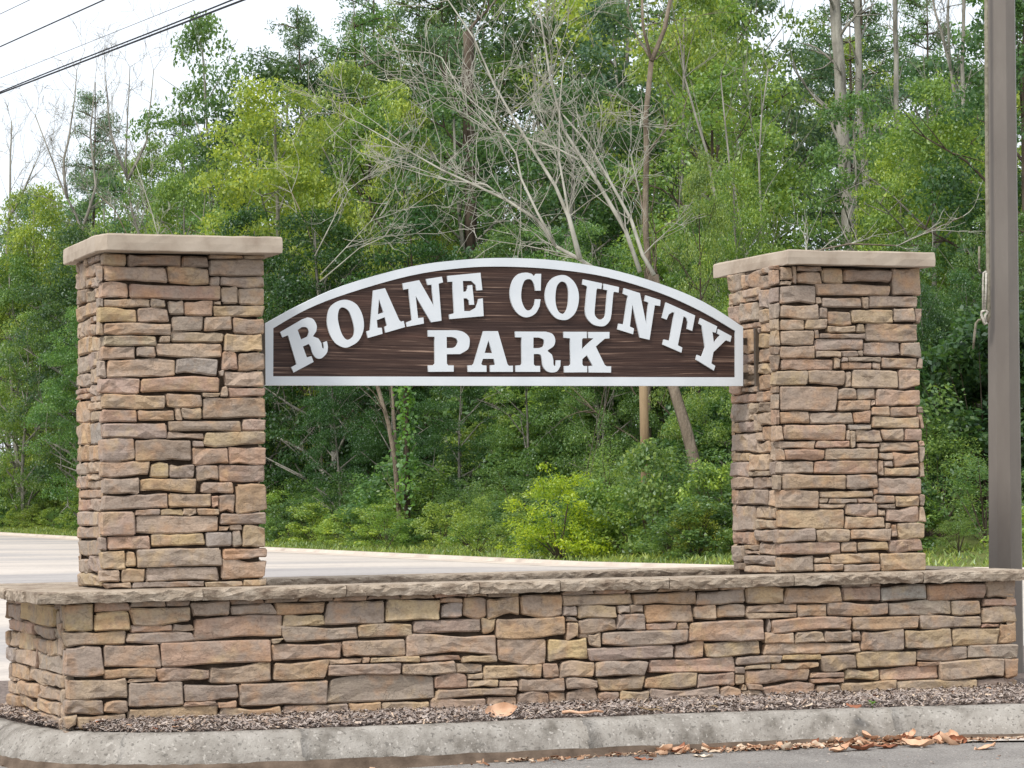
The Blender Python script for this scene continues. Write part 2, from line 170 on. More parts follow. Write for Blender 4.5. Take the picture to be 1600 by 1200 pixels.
# outlines of the raised letters on the sign, 0.1 mm
LETTERS = [
    ('R', ['10804,13675 12065,14387 12368,14495 12433,14483 12514,14470 12598,14447 12670,14405 12733,14335 12792,14245 12841,14148 12873,14056 12882,13969 12873,13881 12857,13800 12846,13734 12649,13458 12963,13343 13000,13288 13047,13218 13094,13149 13131,13093 13177,12842 13237,12784 13286,12831 13241,13135 13448,13201 13506,12891 13498,12824 13491,12742 13476,12653 13442,12569 13382,12482 13303,12392 13217,12312 13135,12257 13056,12232 12977,12229 12900,12244 12831,12273 12770,12319 12714,12383 12664,12457 12622,12534 12588,12621 12561,12717 12540,12809 12522,12884 12415,13047 12080,12893 12298,12299 12559,12376 12678,12056 11541,11467 11406,11758 11709,11917 11241,13504 10927,13385', '11787,13800 12030,13960 12090,13963 12166,13968 12241,13965 12302,13945 12348,13901 12385,13839 12410,13769 12421,13701 12411,13633 12384,13561 12352,13493 12328,13437 11981,13277']),
    ('O', ['14631,15483 14773,15452 14919,15399 15058,15323 15179,15226 15284,15099 15376,14947 15452,14780 15511,14612 15551,14440 15576,14261 15581,14081 15564,13906 15522,13732 15457,13558 15375,13395 15281,13257 15170,13146 15040,13057 14907,12986 14788,12930 14690,12886 14603,12858 14517,12847 14420,12857 14303,12889 14175,12941 14047,13012 13934,13099 13836,13207 13747,13335 13669,13476 13604,13624 13551,13781 13508,13949 13480,14123 13471,14296 13481,14478 13508,14667 13553,14847 13618,15001 13709,15127 13824,15233 13951,15319 14080,15388 14211,15441 14350,15476 14491,15491', '14394,15069 14470,15048 14556,15007 14641,14946 14716,14867 14779,14765 14834,14639 14883,14504 14925,14370 14963,14237 14996,14099 15019,13965 15030,13842 15028,13732 15015,13629 14989,13538 14946,13460 14880,13391 14795,13332 14703,13292 14620,13281 14547,13304 14478,13357 14413,13429 14353,13513 14301,13612 14253,13729 14212,13854 14175,13981 14142,14111 14113,14246 14091,14381 14083,14508 14088,14632 14105,14754 14132,14863 14167,14949 14211,15009 14265,15049 14327,15069']),
    ('A', ['16141,16022 16821,16162 17625,14410 17730,14311 17885,14354 17962,14017 16825,13694 16767,14006 16922,14096 16785,14555 16327,14385 16365,13961 16612,13963 16651,13633 15805,13396 15717,13760 15932,13821', '16463,15566 16726,14820 16392,14710']),
    ('N', ['17847,16443 18814,16636 19659,15204 19542,16391 19310,16376 19220,16701 20149,16853 20220,16538 19956,16457 20101,14395 19492,14299 18598,15760 18727,14529 19039,14562 19066,14224 18080,14036 18040,14273 18371,14406 18185,16152 17905,16088']),
    ('E', ['20476,16900 22435,17110 22537,16137 22201,16108 22141,16418 22086,16467 22016,16530 21947,16592 21891,16641 21386,16634 21410,16019 21587,16051 21604,16085 21626,16127 21647,16168 21664,16202 21667,16381 21939,16415 22045,15311 21767,15296 21732,15546 21702,15572 21663,15605 21625,15637 21595,15663 21418,15661 21447,14946 21807,14950 22125,15133 22158,15206 22200,15298 22242,15390 22275,15463 22302,15631 22556,15670 22595,14678 20585,14489 20563,14739 20859,14820 20774,16588 20503,16560']),
    ('P', ['19293,13853 20967,13869 21056,13854 21165,13837 21279,13813 21382,13776 21475,13723 21564,13658 21642,13585 21700,13511 21735,13435 21750,13357 21752,13275 21746,13189 21737,13096 21722,12998 21691,12901 21635,12813 21539,12734 21411,12660 21281,12595 21178,12541 20386,12529 20387,12002 20472,11902 20792,11904 20781,11558 19303,11541 19281,11896 19589,11909 19684,11998 19683,13494 19308,13498', '20390,13492 20699,13495 20758,13477 20832,13457 20905,13431 20962,13397 20999,13352 21026,13299 21041,13241 21042,13184 21027,13123 20997,13058 20959,12998 20918,12950 20873,12920 20821,12901 20770,12889 20729,12878 20390,12865']),
    ('A', ['22577,13834 23435,13841 23984,11984 24078,11895 24308,11907 24304,11561 22956,11556 22953,11925 23258,11944 23167,12285 22520,12281 22414,11994 22496,11923 22724,11906 22727,11555 21638,11550 21616,11908 21889,11920 21985,12010', '22864,13323 23095,12607 22627,12615']),
    ('R', ['24468,13829 26316,13839 26401,13817 26508,13793 26615,13761 26701,13716 26765,13653 26816,13578 26852,13494 26872,13409 26875,13320 26864,13225 26836,13131 26789,13047 26711,12972 26607,12903 26502,12842 26418,12791 26417,12730 26666,12540 26683,12479 26704,12404 26724,12325 26739,12251 26746,12182 26748,12113 26747,12050 26747,11998 26800,11897 26890,11919 26921,12223 27185,12224 27160,11891 27126,11830 27084,11754 27036,11678 26982,11619 26922,11581 26857,11556 26785,11541 26710,11535 26626,11536 26533,11546 26443,11566 26363,11599 26294,11645 26231,11704 26178,11773 26134,11850 26105,11942 26089,12048 26077,12153 26063,12247 26046,12329 26031,12404 26013,12468 25989,12518 25954,12547 25911,12560 25869,12565 25835,12571 25566,12569 25558,11992 25653,11902 25942,11904 25937,11568 24476,11562 24473,11915 24788,11934 24847,12024 24847,13501 24483,13505', '25559,13500 25887,13503 25948,13484 26024,13463 26100,13437 26156,13404 26188,13362 26205,13312 26212,13259 26211,13205 26204,13149 26190,13090 26166,13033 26131,12988 26076,12956 26006,12934 25935,12918 25879,12903 25551,12901']),
    ('K', ['27401,13841 28797,13854 28799,13491 28584,13489 28505,13423 28497,12860 29210,13483 28897,13499 28902,13844 30196,13856 30179,13491 29896,13470 29340,13022 29874,11977 29990,11898 30265,11899 30252,11542 28896,11544 28893,11907 29148,11930 28785,12524 28508,12297 28504,12007 28581,11905 28796,11906 28791,11554 27408,11538 27405,11900 27704,11912 27803,12003 27785,13471 27404,13504']),
    ('C', ['25757,17102 26075,17108 26036,16158 25723,16146 25662,16470 25633,16529 25598,16604 25558,16677 25514,16732 25465,16767 25411,16789 25355,16799 25298,16798 25238,16789 25174,16770 25113,16737 25058,16685 25011,16609 24968,16514 24931,16407 24901,16297 24878,16180 24862,16054 24852,15927 24852,15809 24861,15699 24879,15595 24903,15496 24933,15404 24969,15316 25012,15232 25057,15159 25102,15102 25143,15062 25185,15038 25228,15026 25274,15022 25327,15029 25384,15045 25441,15072 25492,15106 25537,15156 25579,15219 25616,15281 25646,15332 25716,15666 26020,15662 25949,15254 25899,15164 25840,15052 25769,14938 25683,14844 25578,14770 25456,14706 25328,14659 25204,14636 25083,14638 24961,14662 24842,14708 24730,14773 24623,14860 24519,14969 24425,15096 24347,15234 24284,15390 24233,15564 24199,15744 24184,15921 24192,16100 24221,16283 24266,16458 24322,16613 24392,16746 24477,16864 24572,16964 24674,17044 24787,17100 24913,17134 25038,17152 25151,17162 25252,17158 25345,17139 25428,17116 25497,17098 25668,16938']),
    ('O', ['27325,17058 27430,17059 27527,17045 27622,17016 27718,16971 27819,16908 27923,16828 28022,16734 28107,16629 28180,16512 28243,16382 28293,16243 28328,16101 28347,15953 28351,15797 28341,15640 28319,15487 28284,15335 28235,15182 28175,15038 28105,14913 28021,14807 27925,14716 27824,14641 27728,14582 27640,14540 27556,14516 27470,14505 27377,14505 27273,14512 27161,14529 27049,14562 26942,14614 26838,14692 26735,14792 26639,14904 26555,15017 26484,15132 26423,15252 26373,15377 26335,15503 26310,15632 26296,15765 26295,15898 26308,16032 26334,16169 26375,16309 26427,16444 26489,16564 26563,16670 26647,16764 26741,16847 26843,16916 26956,16972 27082,17015 27208,17044', '27355,16691 27413,16683 27473,16662 27531,16628 27581,16581 27622,16516 27657,16437 27686,16348 27708,16256 27721,16162 27727,16064 27727,15960 27724,15847 27718,15719 27709,15579 27694,15440 27672,15316 27641,15206 27602,15104 27559,15016 27514,14947 27468,14899 27419,14870 27368,14856 27316,14855 27261,14867 27204,14893 27149,14932 27100,14983 27057,15047 27019,15125 26987,15213 26960,15307 26939,15407 26924,15516 26915,15631 26914,15755 26922,15896 26938,16052 26960,16202 26987,16327 27019,16419 27057,16490 27099,16547 27144,16594 27193,16635 27245,16667 27300,16686']),
    ('U', ['28629,16834 29780,16622 29731,16293 29489,16330 29430,16239 29294,15049 29294,14997 29293,14933 29296,14865 29312,14803 29344,14746 29388,14689 29437,14639 29486,14600 29533,14575 29582,14560 29632,14556 29684,14562 29741,14578 29803,14606 29861,14643 29906,14687 29936,14744 29954,14812 29965,14880 29976,14934 30106,16228 29855,16278 29877,16607 30818,16424 30791,16115 30504,16152 30458,16048 30330,14897 30314,14818 30297,14720 30273,14618 30236,14526 30181,14443 30114,14362 30040,14291 29966,14236 29895,14200 29824,14179 29746,14170 29656,14172 29544,14182 29418,14203 29289,14237 29173,14290 29066,14366 28963,14462 28873,14568 28804,14675 28762,14789 28742,14912 28733,15029 28723,15124 28873,16395 28808,16476 28580,16534']),
    ('N', ['31131,16368 32107,16096 32467,14341 32635,15564 32398,15644 32462,15975 33384,15712 33349,15380 33021,15415 32661,13430 32068,13551 31633,15442 31453,14177 31707,14070 31643,13740 30699,14005 30763,14335 31070,14294 31362,15932 31067,16049']),
    ('T', ['33724,15589 35535,14853 35339,13966 35021,14073 35075,14433 35056,14495 35032,14571 35008,14648 34989,14709 34810,14807 34422,13129 34703,12993 34638,12706 33481,13161 33558,13454 33916,13385 34242,15005 34092,15031 34045,14999 33986,14960 33927,14921 33880,14890 33744,14596 33470,14693']),
    ('Y', ['35865,14707 36917,14241 36820,13868 36609,13922 36689,13285 37091,13732 36911,13830 36976,14092 37821,13683 37736,13348 37451,13446 36649,12741 36517,12092 36758,11954 36662,11688 35553,12308 35618,12585 35918,12476 36139,13031 36042,13723 35948,14276 35769,14385']),
]


# ------------------------------------------------------------------ helpers
def lin(r, g, b):
    return tuple((c / 255.0) ** 2.2 for c in (r, g, b)) + (1.0,)

def tag(o, label=None, cat=None, group=None, kind=None):
    if label: o['label'] = label
    if cat: o['category'] = cat
    if group: o['group'] = group
    if kind: o['kind'] = kind
    return o

def link(o, parent=None):
    COL.objects.link(o)
    if parent is not None: o.parent = parent
    return o

def empty(name, loc, rz=0.0):
    o = bpy.data.objects.new(name, None); COL.objects.link(o)
    o.location = loc; o.rotation_euler = (0, 0, rz); o.empty_display_size = 0.2
    return o

def mesh_np(name, verts, faces, mat=None, smooth=False):
    """faces: (M,k) array or a list of lists"""
    me = bpy.data.meshes.new(name)
    verts = np.asarray(verts, dtype=np.float32)
    if isinstance(faces, np.ndarray):
        k = faces.shape[1]; M = len(faces)
        me.vertices.add(len(verts)); me.vertices.foreach_set('co', verts.ravel())
        me.loops.add(M * k); me.loops.foreach_set('vertex_index', faces.astype(np.int32).ravel())
        me.polygons.add(M); me.polygons.foreach_set('loop_start', np.arange(0, M * k, k, dtype=np.int32))
        me.update(calc_edges=True)
    else:
        me.from_pydata(verts.tolist(), [], faces); me.update()
    if smooth:
        me.polygons.foreach_set('use_smooth', np.ones(len(me.polygons), dtype=bool))
    if mat is not None: me.materials.append(mat)
    return me

def obj(name, me, parent=None, loc=None, rz=None):
    o = bpy.data.objects.new(name, me)
    link(o, parent)
    if loc is not None: o.location = loc
    if rz is not None: o.rotation_euler = (0, 0, rz)
    return o

def copy_tree(o, loc=None, parent=None):
    c = o.copy(); COL.objects.link(c)
    if parent is not None: c.parent = parent
    if loc is not None: c.location = loc
    for ch in o.children:
        copy_tree(ch, None, c)
    return c

class MB:
    """collects boxes, tubes and sheets into one mesh"""
    def __init__(s): s.v = []; s.f = []
    def add(s, vs, fs):
        b = len(s.v); s.v += [tuple(v) for v in vs]; s.f += [[b + i for i in f] for f in fs]
    def box(s, x0, x1, y0, y1, z0, z1):
        s.add([(x0, y0, z0), (x1, y0, z0), (x1, y1, z0), (x0, y1, z0), (x0, y0, z1), (x1, y0, z1), (x1, y1, z1), (x0, y1, z1)],
              [(0, 3, 2, 1), (4, 5, 6, 7), (0, 1, 5, 4), (1, 2, 6, 5), (2, 3, 7, 6), (3, 0, 4, 7)])
    def tube(s, pts, radii, n=6, cap=True):
        pts = [Vector(p) for p in pts]; b = len(s.v); up = Vector((0.13, 0.31, 0.94)).normalized()
        k = len(pts)
        for i, p in enumerate(pts):
            d = (pts[min(i + 1, k - 1)] - pts[max(i - 1, 0)])
            if d.length < 1e-6: d = Vector((0, 0, 1))
            d.normalize()
            a = d.cross(up)
            if a.length < 0.05: a = d.cross(Vector((1, 0, 0)))
            a.normalize(); c = d.cross(a)
            for j in range(n):
                t = 2 * math.pi * j / n
                s.v.append(tuple(p + (a * math.cos(t) + c * math.sin(t)) * radii[i]))
        for i in range(k - 1):
            for j in range(n):
                s.f.append([b + i * n + j, b + i * n + (j + 1) % n, b + (i + 1) * n + (j + 1) % n, b + (i + 1) * n + j])
        if cap:
            s.f.append([b + j for j in range(n)][::-1]); s.f.append([b + (k - 1) * n + j for j in range(n)])
    def mesh(s, name, mat, smooth=False): return mesh_np(name, s.v, s.f, mat, smooth)

# ------------------------------------------------------------------ materials
def new_mat(name, rough=0.85, spec=0.3):
    mt = bpy.data.materials.new(name); mt.use_nodes = True
    nt = mt.node_tree; b = nt.nodes['Principled BSDF']
    b.inputs['Roughness'].default_value = rough
    b.inputs['Specular IOR Level'].default_value = spec
    return mt, nt, b

def nd(nt, t, **kw):
    n = nt.nodes.new(t)
    for k, v in kw.items():
        if k in n.inputs: n.inputs[k].default_value = v
        else: setattr(n, k, v)
    return n

def noise(nt, vec, scale, detail=4, rough=0.55, stretch=None):
    n = nd(nt, 'ShaderNodeTexNoise', Scale=scale, Detail=detail, Roughness=rough)
    if stretch:
        mp = nd(nt, 'ShaderNodeMapping'); mp.inputs['Scale'].default_value = stretch
        nt.links.new(vec, mp.inputs['Vector']); vec = mp.outputs[0]
    nt.links.new(vec, n.inputs['Vector'])
    return n

def ramp(nt, fac, stops):
    r = nd(nt, 'ShaderNodeValToRGB'); e = r.color_ramp.elements
    while len(e) < len(stops): e.new(0.5)
    for q, (p, c) in zip(e, stops):
        q.position = p; q.color = c if len(c) == 4 else (*c, 1)
    nt.links.new(fac, r.inputs[0]); return r

def mixc(nt, mode, fac, a, b):
    x = nd(nt, 'ShaderNodeMix', data_type='RGBA', blend_type=mode)
    for sock, v in ((x.inputs[0], fac), (x.inputs[6], a), (x.inputs[7], b)):
        if hasattr(v, 'links') or hasattr(v, 'is_linked'): nt.links.new(v, sock)
        elif isinstance(v, (int, float)): sock.default_value = v
        else: sock.default_value = v if len(v) == 4 else (*v, 1)
    return x.outputs[2]

def bump(nt, b, h, strength, dist, prev=None):
    n = nd(nt, 'ShaderNodeBump', Strength=strength, Distance=dist)
    nt.links.new(h, n.inputs['Height'])
    if prev is not None: nt.links.new(prev, n.inputs['Normal'])
    nt.links.new(n.outputs[0], b.inputs['Normal']); return n.outputs[0]

def coords(nt, kind='Object', per_object=True):
    tc = nd(nt, 'ShaderNodeTexCoord'); v = tc.outputs[kind]
    if per_object:
        oi = nd(nt, 'ShaderNodeObjectInfo'); a = nd(nt, 'ShaderNodeVectorMath', operation='ADD')
        ml = nd(nt, 'ShaderNodeMath', operation='MULTIPLY'); ml.inputs[1].default_value = 40.0
        nt.links.new(oi.outputs['Random'], ml.inputs[0])
        nt.links.new(v, a.inputs[0]); nt.links.new(ml.outputs[0], a.inputs[1]); v = a.outputs[0]
        return v, oi
    return v, None

# stone: colour comes from the object, mottled by grey, rust and pale patches
STONE, nt, b = new_mat("split_stone", 0.82, 0.28)
v, oi = coords(nt)
n1 = noise(nt, v, 8.0, 3, 0.6)
n2 = noise(nt, v, 6.0, 3, 0.6, (1, 1.1, 1.2))
n3 = noise(nt, v, 70, 6, 0.7, (1, 1, 1.3))
n4 = noise(nt, v, 12.0, 5, 0.7, (0.9, 1, 1.5))
n5 = noise(nt, v, 5.0, 4, 0.6, (1.2, 1, 1.0))
c = mixc(nt, 'MIX', ramp(nt, n1.outputs[0], [(0.44, (0, 0, 0)), (0.62, (0.7, 0.7, 0.7))]).outputs[0], oi.outputs['Color'], lin(150, 136, 124))
c = mixc(nt, 'MIX', ramp(nt, n2.outputs[0], [(0.52, (0, 0, 0)), (0.68, (0.55, 0.55, 0.55))]).outputs[0], c, lin(178, 138, 104))
c = mixc(nt, 'MIX', ramp(nt, n5.outputs[0], [(0.54, (0, 0, 0)), (0.70, (0.5, 0.5, 0.5))]).outputs[0], c, lin(190, 162, 122))
c = mixc(nt, 'MIX', ramp(nt, n4.outputs[0], [(0.55, (0, 0, 0)), (0.72, (0.65, 0.65, 0.65))]).outputs[0], c, lin(106, 90, 76))
c = mixc(nt, 'MULTIPLY', 1.0, c, ramp(nt, n3.outputs[0], [(0.30, (0.74, 0.73, 0.72)), (0.5, (1, 1, 1)), (0.72, (1.15, 1.15, 1.14))]).outputs[0])
nt.links.new(c, b.inputs['Base Color'])
nbig = noise(nt, v, 14, 4, 0.55, (0.8, 1, 1.6))
# sharp ledges where flakes have split off
vo = nd(nt, 'ShaderNodeTexVoronoi', Scale=9.0); vo.feature = 'DISTANCE_TO_EDGE'
wv = nd(nt, 'ShaderNodeVectorMath', operation='ADD'); nt.links.new(v, wv.inputs[0])
ws = nd(nt, 'ShaderNodeVectorMath', operation='SCALE'); ws.inputs['Scale'].default_value = 0.16; nt.links.new(noise(nt, v, 14, 4, 0.6).outputs['Color'], ws.inputs[0]); nt.links.new(ws.outputs[0], wv.inputs[1])
mpv = nd(nt, 'ShaderNodeMapping'); mpv.inputs['Scale'].default_value = (0.7, 1, 1.7); nt.links.new(wv.outputs[0], mpv.inputs['Vector']); nt.links.new(mpv.outputs[0], vo.inputs['Vector'])
crk = ramp(nt, vo.outputs['Distance'], [(0.0, (0, 0, 0)), (0.035, (1, 1, 1))])
gate = ramp(nt, noise(nt, v, 7, 2, 0.5).outputs[0], [(0.50, (1, 1, 1)), (0.60, (0, 0, 0))])
crk2 = mixc(nt, 'LIGHTEN', 1.0, crk.outputs[0], gate.outputs[0])
p_ = bump(nt, b, nbig.outputs[0], 0.6, 0.018)
p_ = bump(nt, b, crk2, 0.7, 0.004, p_)
bump(nt, b, n3.outputs[0], 0.5, 0.004, p_)

def noisy_mat(name, base, dark, light, scale=8, rough=0.9, bstr=0.4, bdist=0.006, bscale=60, per=False, stretch=None, spec=0.25, speck=None, kind='Object'):
    mt, nt, b = new_mat(name, rough, spec)
    v, oi = coords(nt, kind, per)
    a = noise(nt, v, scale, 5, 0.6, stretch)
    r = ramp(nt, a.outputs[0], [(0.3, dark), (0.5, base), (0.72, light)]).outputs[0]
    f = noise(nt, v, bscale, 4, 0.7, stretch)
    if speck:
        k = noise(nt, v, speck[0], 2, 0.5)
        r = mixc(nt, 'MIX', ramp(nt, k.outputs[0], [(speck[1], (0, 0, 0)), (speck[1] + 0.06, (speck[3],) * 3)]).outputs[0], r, speck[2])
        k2 = noise(nt, v, speck[0] * 0.8, 2, 0.5, (1.3, 0.9, 1.1))
        r = mixc(nt, 'MIX', ramp(nt, k2.outputs[0], [(speck[1] + .02, (0, 0, 0)), (speck[1] + 0.08, (speck[3],) * 3)]).outputs[0], r, tuple(min(1, q * 1.18) for q in light[:3]))
    nt.links.new(r, b.inputs['Base Color'])
    bump(nt, b, f.outputs[0], bstr, bdist)
    return mt

MORTAR = noisy_mat("mortar", lin(74, 62, 52), lin(48, 40, 34), lin(96, 84, 72), 14, bstr=0.8, bscale=70)
COPING = noisy_mat("coping_concrete", lin(162, 147, 130), lin(116, 100, 86), lin(188, 174, 157), 9, per=True, bstr=1.0, bdist=0.014, bscale=24, stretch=(1, 1, 1.8), speck=(60, 0.62, lin(110, 96, 84), 0.5))
CAPSTONE = noisy_mat("cap_limestone", lin(174, 160, 144), lin(148, 132, 117), lin(184, 171, 156), 4, bstr=0.25, bdist=0.004, bscale=50)
CURB = noisy_mat("curb_concrete", lin(152, 146, 138), lin(112, 106, 98), lin(172, 166, 158), 7, bstr=1.0, bdist=0.010, bscale=60, speck=(50, 0.60, lin(104, 100, 94), 0.7))
ASPHALT = noisy_mat("asphalt", lin(146, 141, 136), lin(126, 121, 117), lin(166, 161, 155), 2, bstr=1.0, bdist=0.01, bscale=120, speck=(90, 0.58, lin(104, 100, 96), 0.8))
DIRT = noisy_mat("gutter_dirt_stain", lin(104, 90, 78), lin(80, 68, 58), lin(124, 108, 94), 9, bstr=0.6, bscale=80)
MULCHB = noisy_mat("mulch_bed", lin(136, 122, 114), lin(96, 84, 78), lin(166, 150, 140), 30, bstr=1.0, bdist=0.03, bscale=50)
GROUND = noisy_mat("earth", lin(92, 100, 54), lin(66, 72, 40), lin(116, 116, 68), 0.7, bstr=0.6, bscale=20)
FOREST_FLOOR = noisy_mat("forest_floor", lin(58, 56, 36), lin(38, 38, 24), lin(76, 68, 44), 0.9, bstr=0.8, bscale=12)
BARK_GREY = noisy_mat("bark_grey", lin(136, 132, 122), lin(98, 94, 86), lin(166, 162, 150), 6, bstr=1.0, bdist=0.02, bscale=30, stretch=(1, 1, 0.3))
BARK_DARK = noisy_mat("bark_dark", lin(84, 74, 64), lin(58, 50, 42), lin(104, 94, 82), 6, bstr=1.0, bdist=0.02, bscale=24, stretch=(1, 1, 0.3))
BARK_MID = noisy_mat("bark_grey_brown", lin(118, 106, 92), lin(84, 74, 62), lin(146, 134, 118), 6, bstr=1.2, bdist=0.03, bscale=26, stretch=(1, 1, 0.3))
DEADWOOD = noisy_mat("dead_wood", lin(162, 159, 147), lin(120, 117, 106), lin(188, 185, 173), 5, bstr=0.7, bscale=30, stretch=(1, 1, 0.4))
POLEWOOD = noisy_mat("treated_pole_wood", lin(136, 116, 90), lin(104, 86, 66), lin(158, 138, 110), 5, bstr=0.6, bscale=30, stretch=(1, 1, 0.2))
WIRE = noisy_mat("wire_black", lin(44, 46, 52), lin(38, 40, 46), lin(58, 60, 66), 4)
GALV = noisy_mat("galvanised_wire", lin(150, 156, 156), lin(130, 134, 134), lin(170, 176, 176), 4)
BRACKET = noisy_mat("dark_bronze", lin(82, 72, 62), lin(70, 62, 54), lin(96, 86, 76), 6, rough=0.5, bstr=0.15)
ROPE = noisy_mat("rope", lin(190, 184, 172), lin(150, 142, 130), lin(214, 210, 200), 30, bstr=1.0, bdist=0.004, bscale=150, stretch=(1, 1, 2))
ROPE_DULL = noisy_mat("rope_weathered", lin(134, 128, 112), lin(106, 100, 86), lin(150, 144, 130), 30, bstr=0.8, bscale=120)

# painted pole
POLE, nt, b = new_mat("bronze_painted_metal", 0.55, 0.4)
v, _ = coords(nt, 'Object', False)
a = noise(nt, v, 5, 5, 0.6, (1, 1, 0.25))
nt.links.new(ramp(nt, a.outputs[0], [(0.3, lin(104, 97, 91)), (0.6, lin(116, 109, 102)), (0.8, lin(128, 121, 114))]).outputs[0], b.inputs['Base Color'])
bump(nt, b, noise(nt, v, 90, 3).outputs[0], 0.12, 0.002)

# sign paint and wood
WHITE, nt, b = new_mat("white_sign_paint", 0.45, 0.4)
v, _ = coords(nt, 'Object', False)
a = noise(nt, v, 4, 4)
nt.links.new(ramp(nt, a.outputs[0], [(0.3, (0.60, 0.635, 0.665)), (0.6, (0.68, 0.71, 0.735))]).outputs[0], b.inputs['Base Color'])
bump(nt, b, noise(nt, v, 120, 3).outputs[0], 0.08, 0.002)
WOOD, nt, b = new_mat("sandblasted_brown_wood", 0.6, 0.3)
v, _ = coords(nt, 'Object', False)
warp = noise(nt, v, 1.2, 3, 0.5, (0.5, 1, 1.5))
sep = nd(nt, 'ShaderNodeSeparateXYZ'); nt.links.new(v, sep.inputs[0])
mz = nd(nt, 'ShaderNodeMath', operation='MULTIPLY_ADD'); mz.inputs[1].default_value = 0.10
nt.links.new(warp.outputs[0], mz.inputs[0]); nt.links.new(sep.outputs[2], mz.inputs[2])
cb = nd(nt, 'ShaderNodeCombineXYZ'); mx = nd(nt, 'ShaderNodeMath', operation='MULTIPLY'); mx.inputs[1].default_value = 0.012
nt.links.new(sep.outputs[0], mx.inputs[0]); nt.links.new(mx.outputs[0], cb.inputs[0]); nt.links.new(mz.outputs[0], cb.inputs[2])
g1 = noise(nt, cb.outputs[0], 95, 4, 0.75)
g2 = noise(nt, cb.outputs[0], 16, 2, 0.5)
pat = noise(nt, v, 3.2, 3, 0.5, (0.7, 1, 2.5))
c = ramp(nt, g1.outputs[0], [(0.30, lin(34, 25, 24)), (0.48, lin(66, 49, 43)), (0.59, lin(88, 70, 62)), (0.65, lin(168, 142, 126))]).outputs[0]
c = mixc(nt, 'MULTIPLY', 1.0, c, ramp(nt, g2.outputs[0], [(0.3, (0.62, 0.6, 0.62)), (0.6, (1.08, 1.05, 1.0)), (0.75, (1.25, 1.1, 1.05))]).outputs[0])
c = mixc(nt, 'MIX', ramp(nt, pat.outputs[0], [(0.45, (0, 0, 0)), (0.7, (0.55, 0.55, 0.55))]).outputs[0], c, lin(58, 43, 40))
nt.links.new(c, b.inputs['Base Color'])
bump(nt, b, g1.outputs[0], 0.6, 0.006)

# pale concrete road with a greyer worn band
ROAD, nt, b = new_mat("road_pale_concrete", 0.9, 0.2)
v, _ = coords(nt, 'Object', False)
a = noise(nt, v, 0.25, 5, 0.6, (0.35, 1, 1)); a2 = noise(nt, v, 14, 4, 0.7)
c = ramp(nt, a.outputs[0], [(0.40, lin(168, 162, 158)), (0.5, lin(192, 182, 172)), (0.7, lin(202, 192, 182))]).outputs[0]
c = mixc(nt, 'MULTIPLY', 1.0, c, ramp(nt, a2.outputs[0], [(0.35, (0.86, 0.86, 0.86)), (0.55, (1, 1, 1))]).outputs[0])
a3 = noise(nt, v, 1.1, 5, 0.7, (0.25, 1, 1))
c = mixc(nt, 'MULTIPLY', 1.0, c, ramp(nt, a3.outputs[0], [(0.36, (0.80, 0.80, 0.82)), (0.5, (1, 1, 1))]).outputs[0])
nt.links.new(c, b.inputs['Base Color'])
bump(nt, b, a2.outputs[0], 0.4, 0.006)
ROADKERB = noisy_mat("road_kerb_concrete", lin(196, 182, 168), lin(172, 158, 146), lin(206, 194, 180), 2, bstr=0.3)

def leaf_mat(name, translucency=0.35):
    mt = bpy.data.materials.new(name); mt.use_nodes = True; nt = mt.node_tree
    nt.nodes.clear()
    out = nd(nt, 'ShaderNodeOutputMaterial')
    oi = nd(nt, 'ShaderNodeObjectInfo'); ge = nd(nt, 'ShaderNodeNewGeometry'); tc = nd(nt, 'ShaderNodeTexCoord')
    r = ramp(nt, ge.outputs['Random Per Island'], [(0.0, (0.62, 0.72, 0.8)), (0.5, (1, 1, 1)), (0.85, (1.25, 1.15, 0.9)), (1.0, (1.6, 1.35, 0.95))])
    n = noise(nt, tc.outputs['Object'], 0.9, 3, 0.6)
    r2 = ramp(nt, n.outputs[0], [(0.32, (0.62, 0.70, 0.80)), (0.52, (1, 1, 1)), (0.7, (1.22, 1.14, 0.92))])
    c = mixc(nt, 'MULTIPLY', 1.0, oi.outputs['Color'], r.outputs[0])
    c = mixc(nt, 'MULTIPLY', 1.0, c, r2.outputs[0])
    d = nd(nt, 'ShaderNodeBsdfDiffuse'); t = nd(nt, 'ShaderNodeBsdfTranslucent'); g = nd(nt, 'ShaderNodeBsdfGlossy', Roughness=0.42)
    nt.links.new(c, d.inputs[0])
    ct = mixc(nt, 'MULTIPLY', 1.0, c, (1.2, 1.22, 0.8))
    nt.links.new(ct, t.inputs[0])
    m1 = nd(nt, 'ShaderNodeMixShader'); m1.inputs[0].default_value = translucency
    nt.links.new(d.outputs[0], m1.inputs[1]); nt.links.new(t.outputs[0], m1.inputs[2])
    g.inputs[0].default_value = (0.9, 0.95, 1, 1)
    m2 = nd(nt, 'ShaderNodeMixShader'); m2.inputs[0].default_value = 0.035
    nt.links.new(m1.outputs[0], m2.inputs[1]); nt.links.new(g.outputs[0], m2.inputs[2])
    nt.links.new(m2.outputs[0], out.inputs[0])
    return mt
LEAF = leaf_mat("leaves", 0.45)
GRASS = leaf_mat("grass_blades", 0.3)

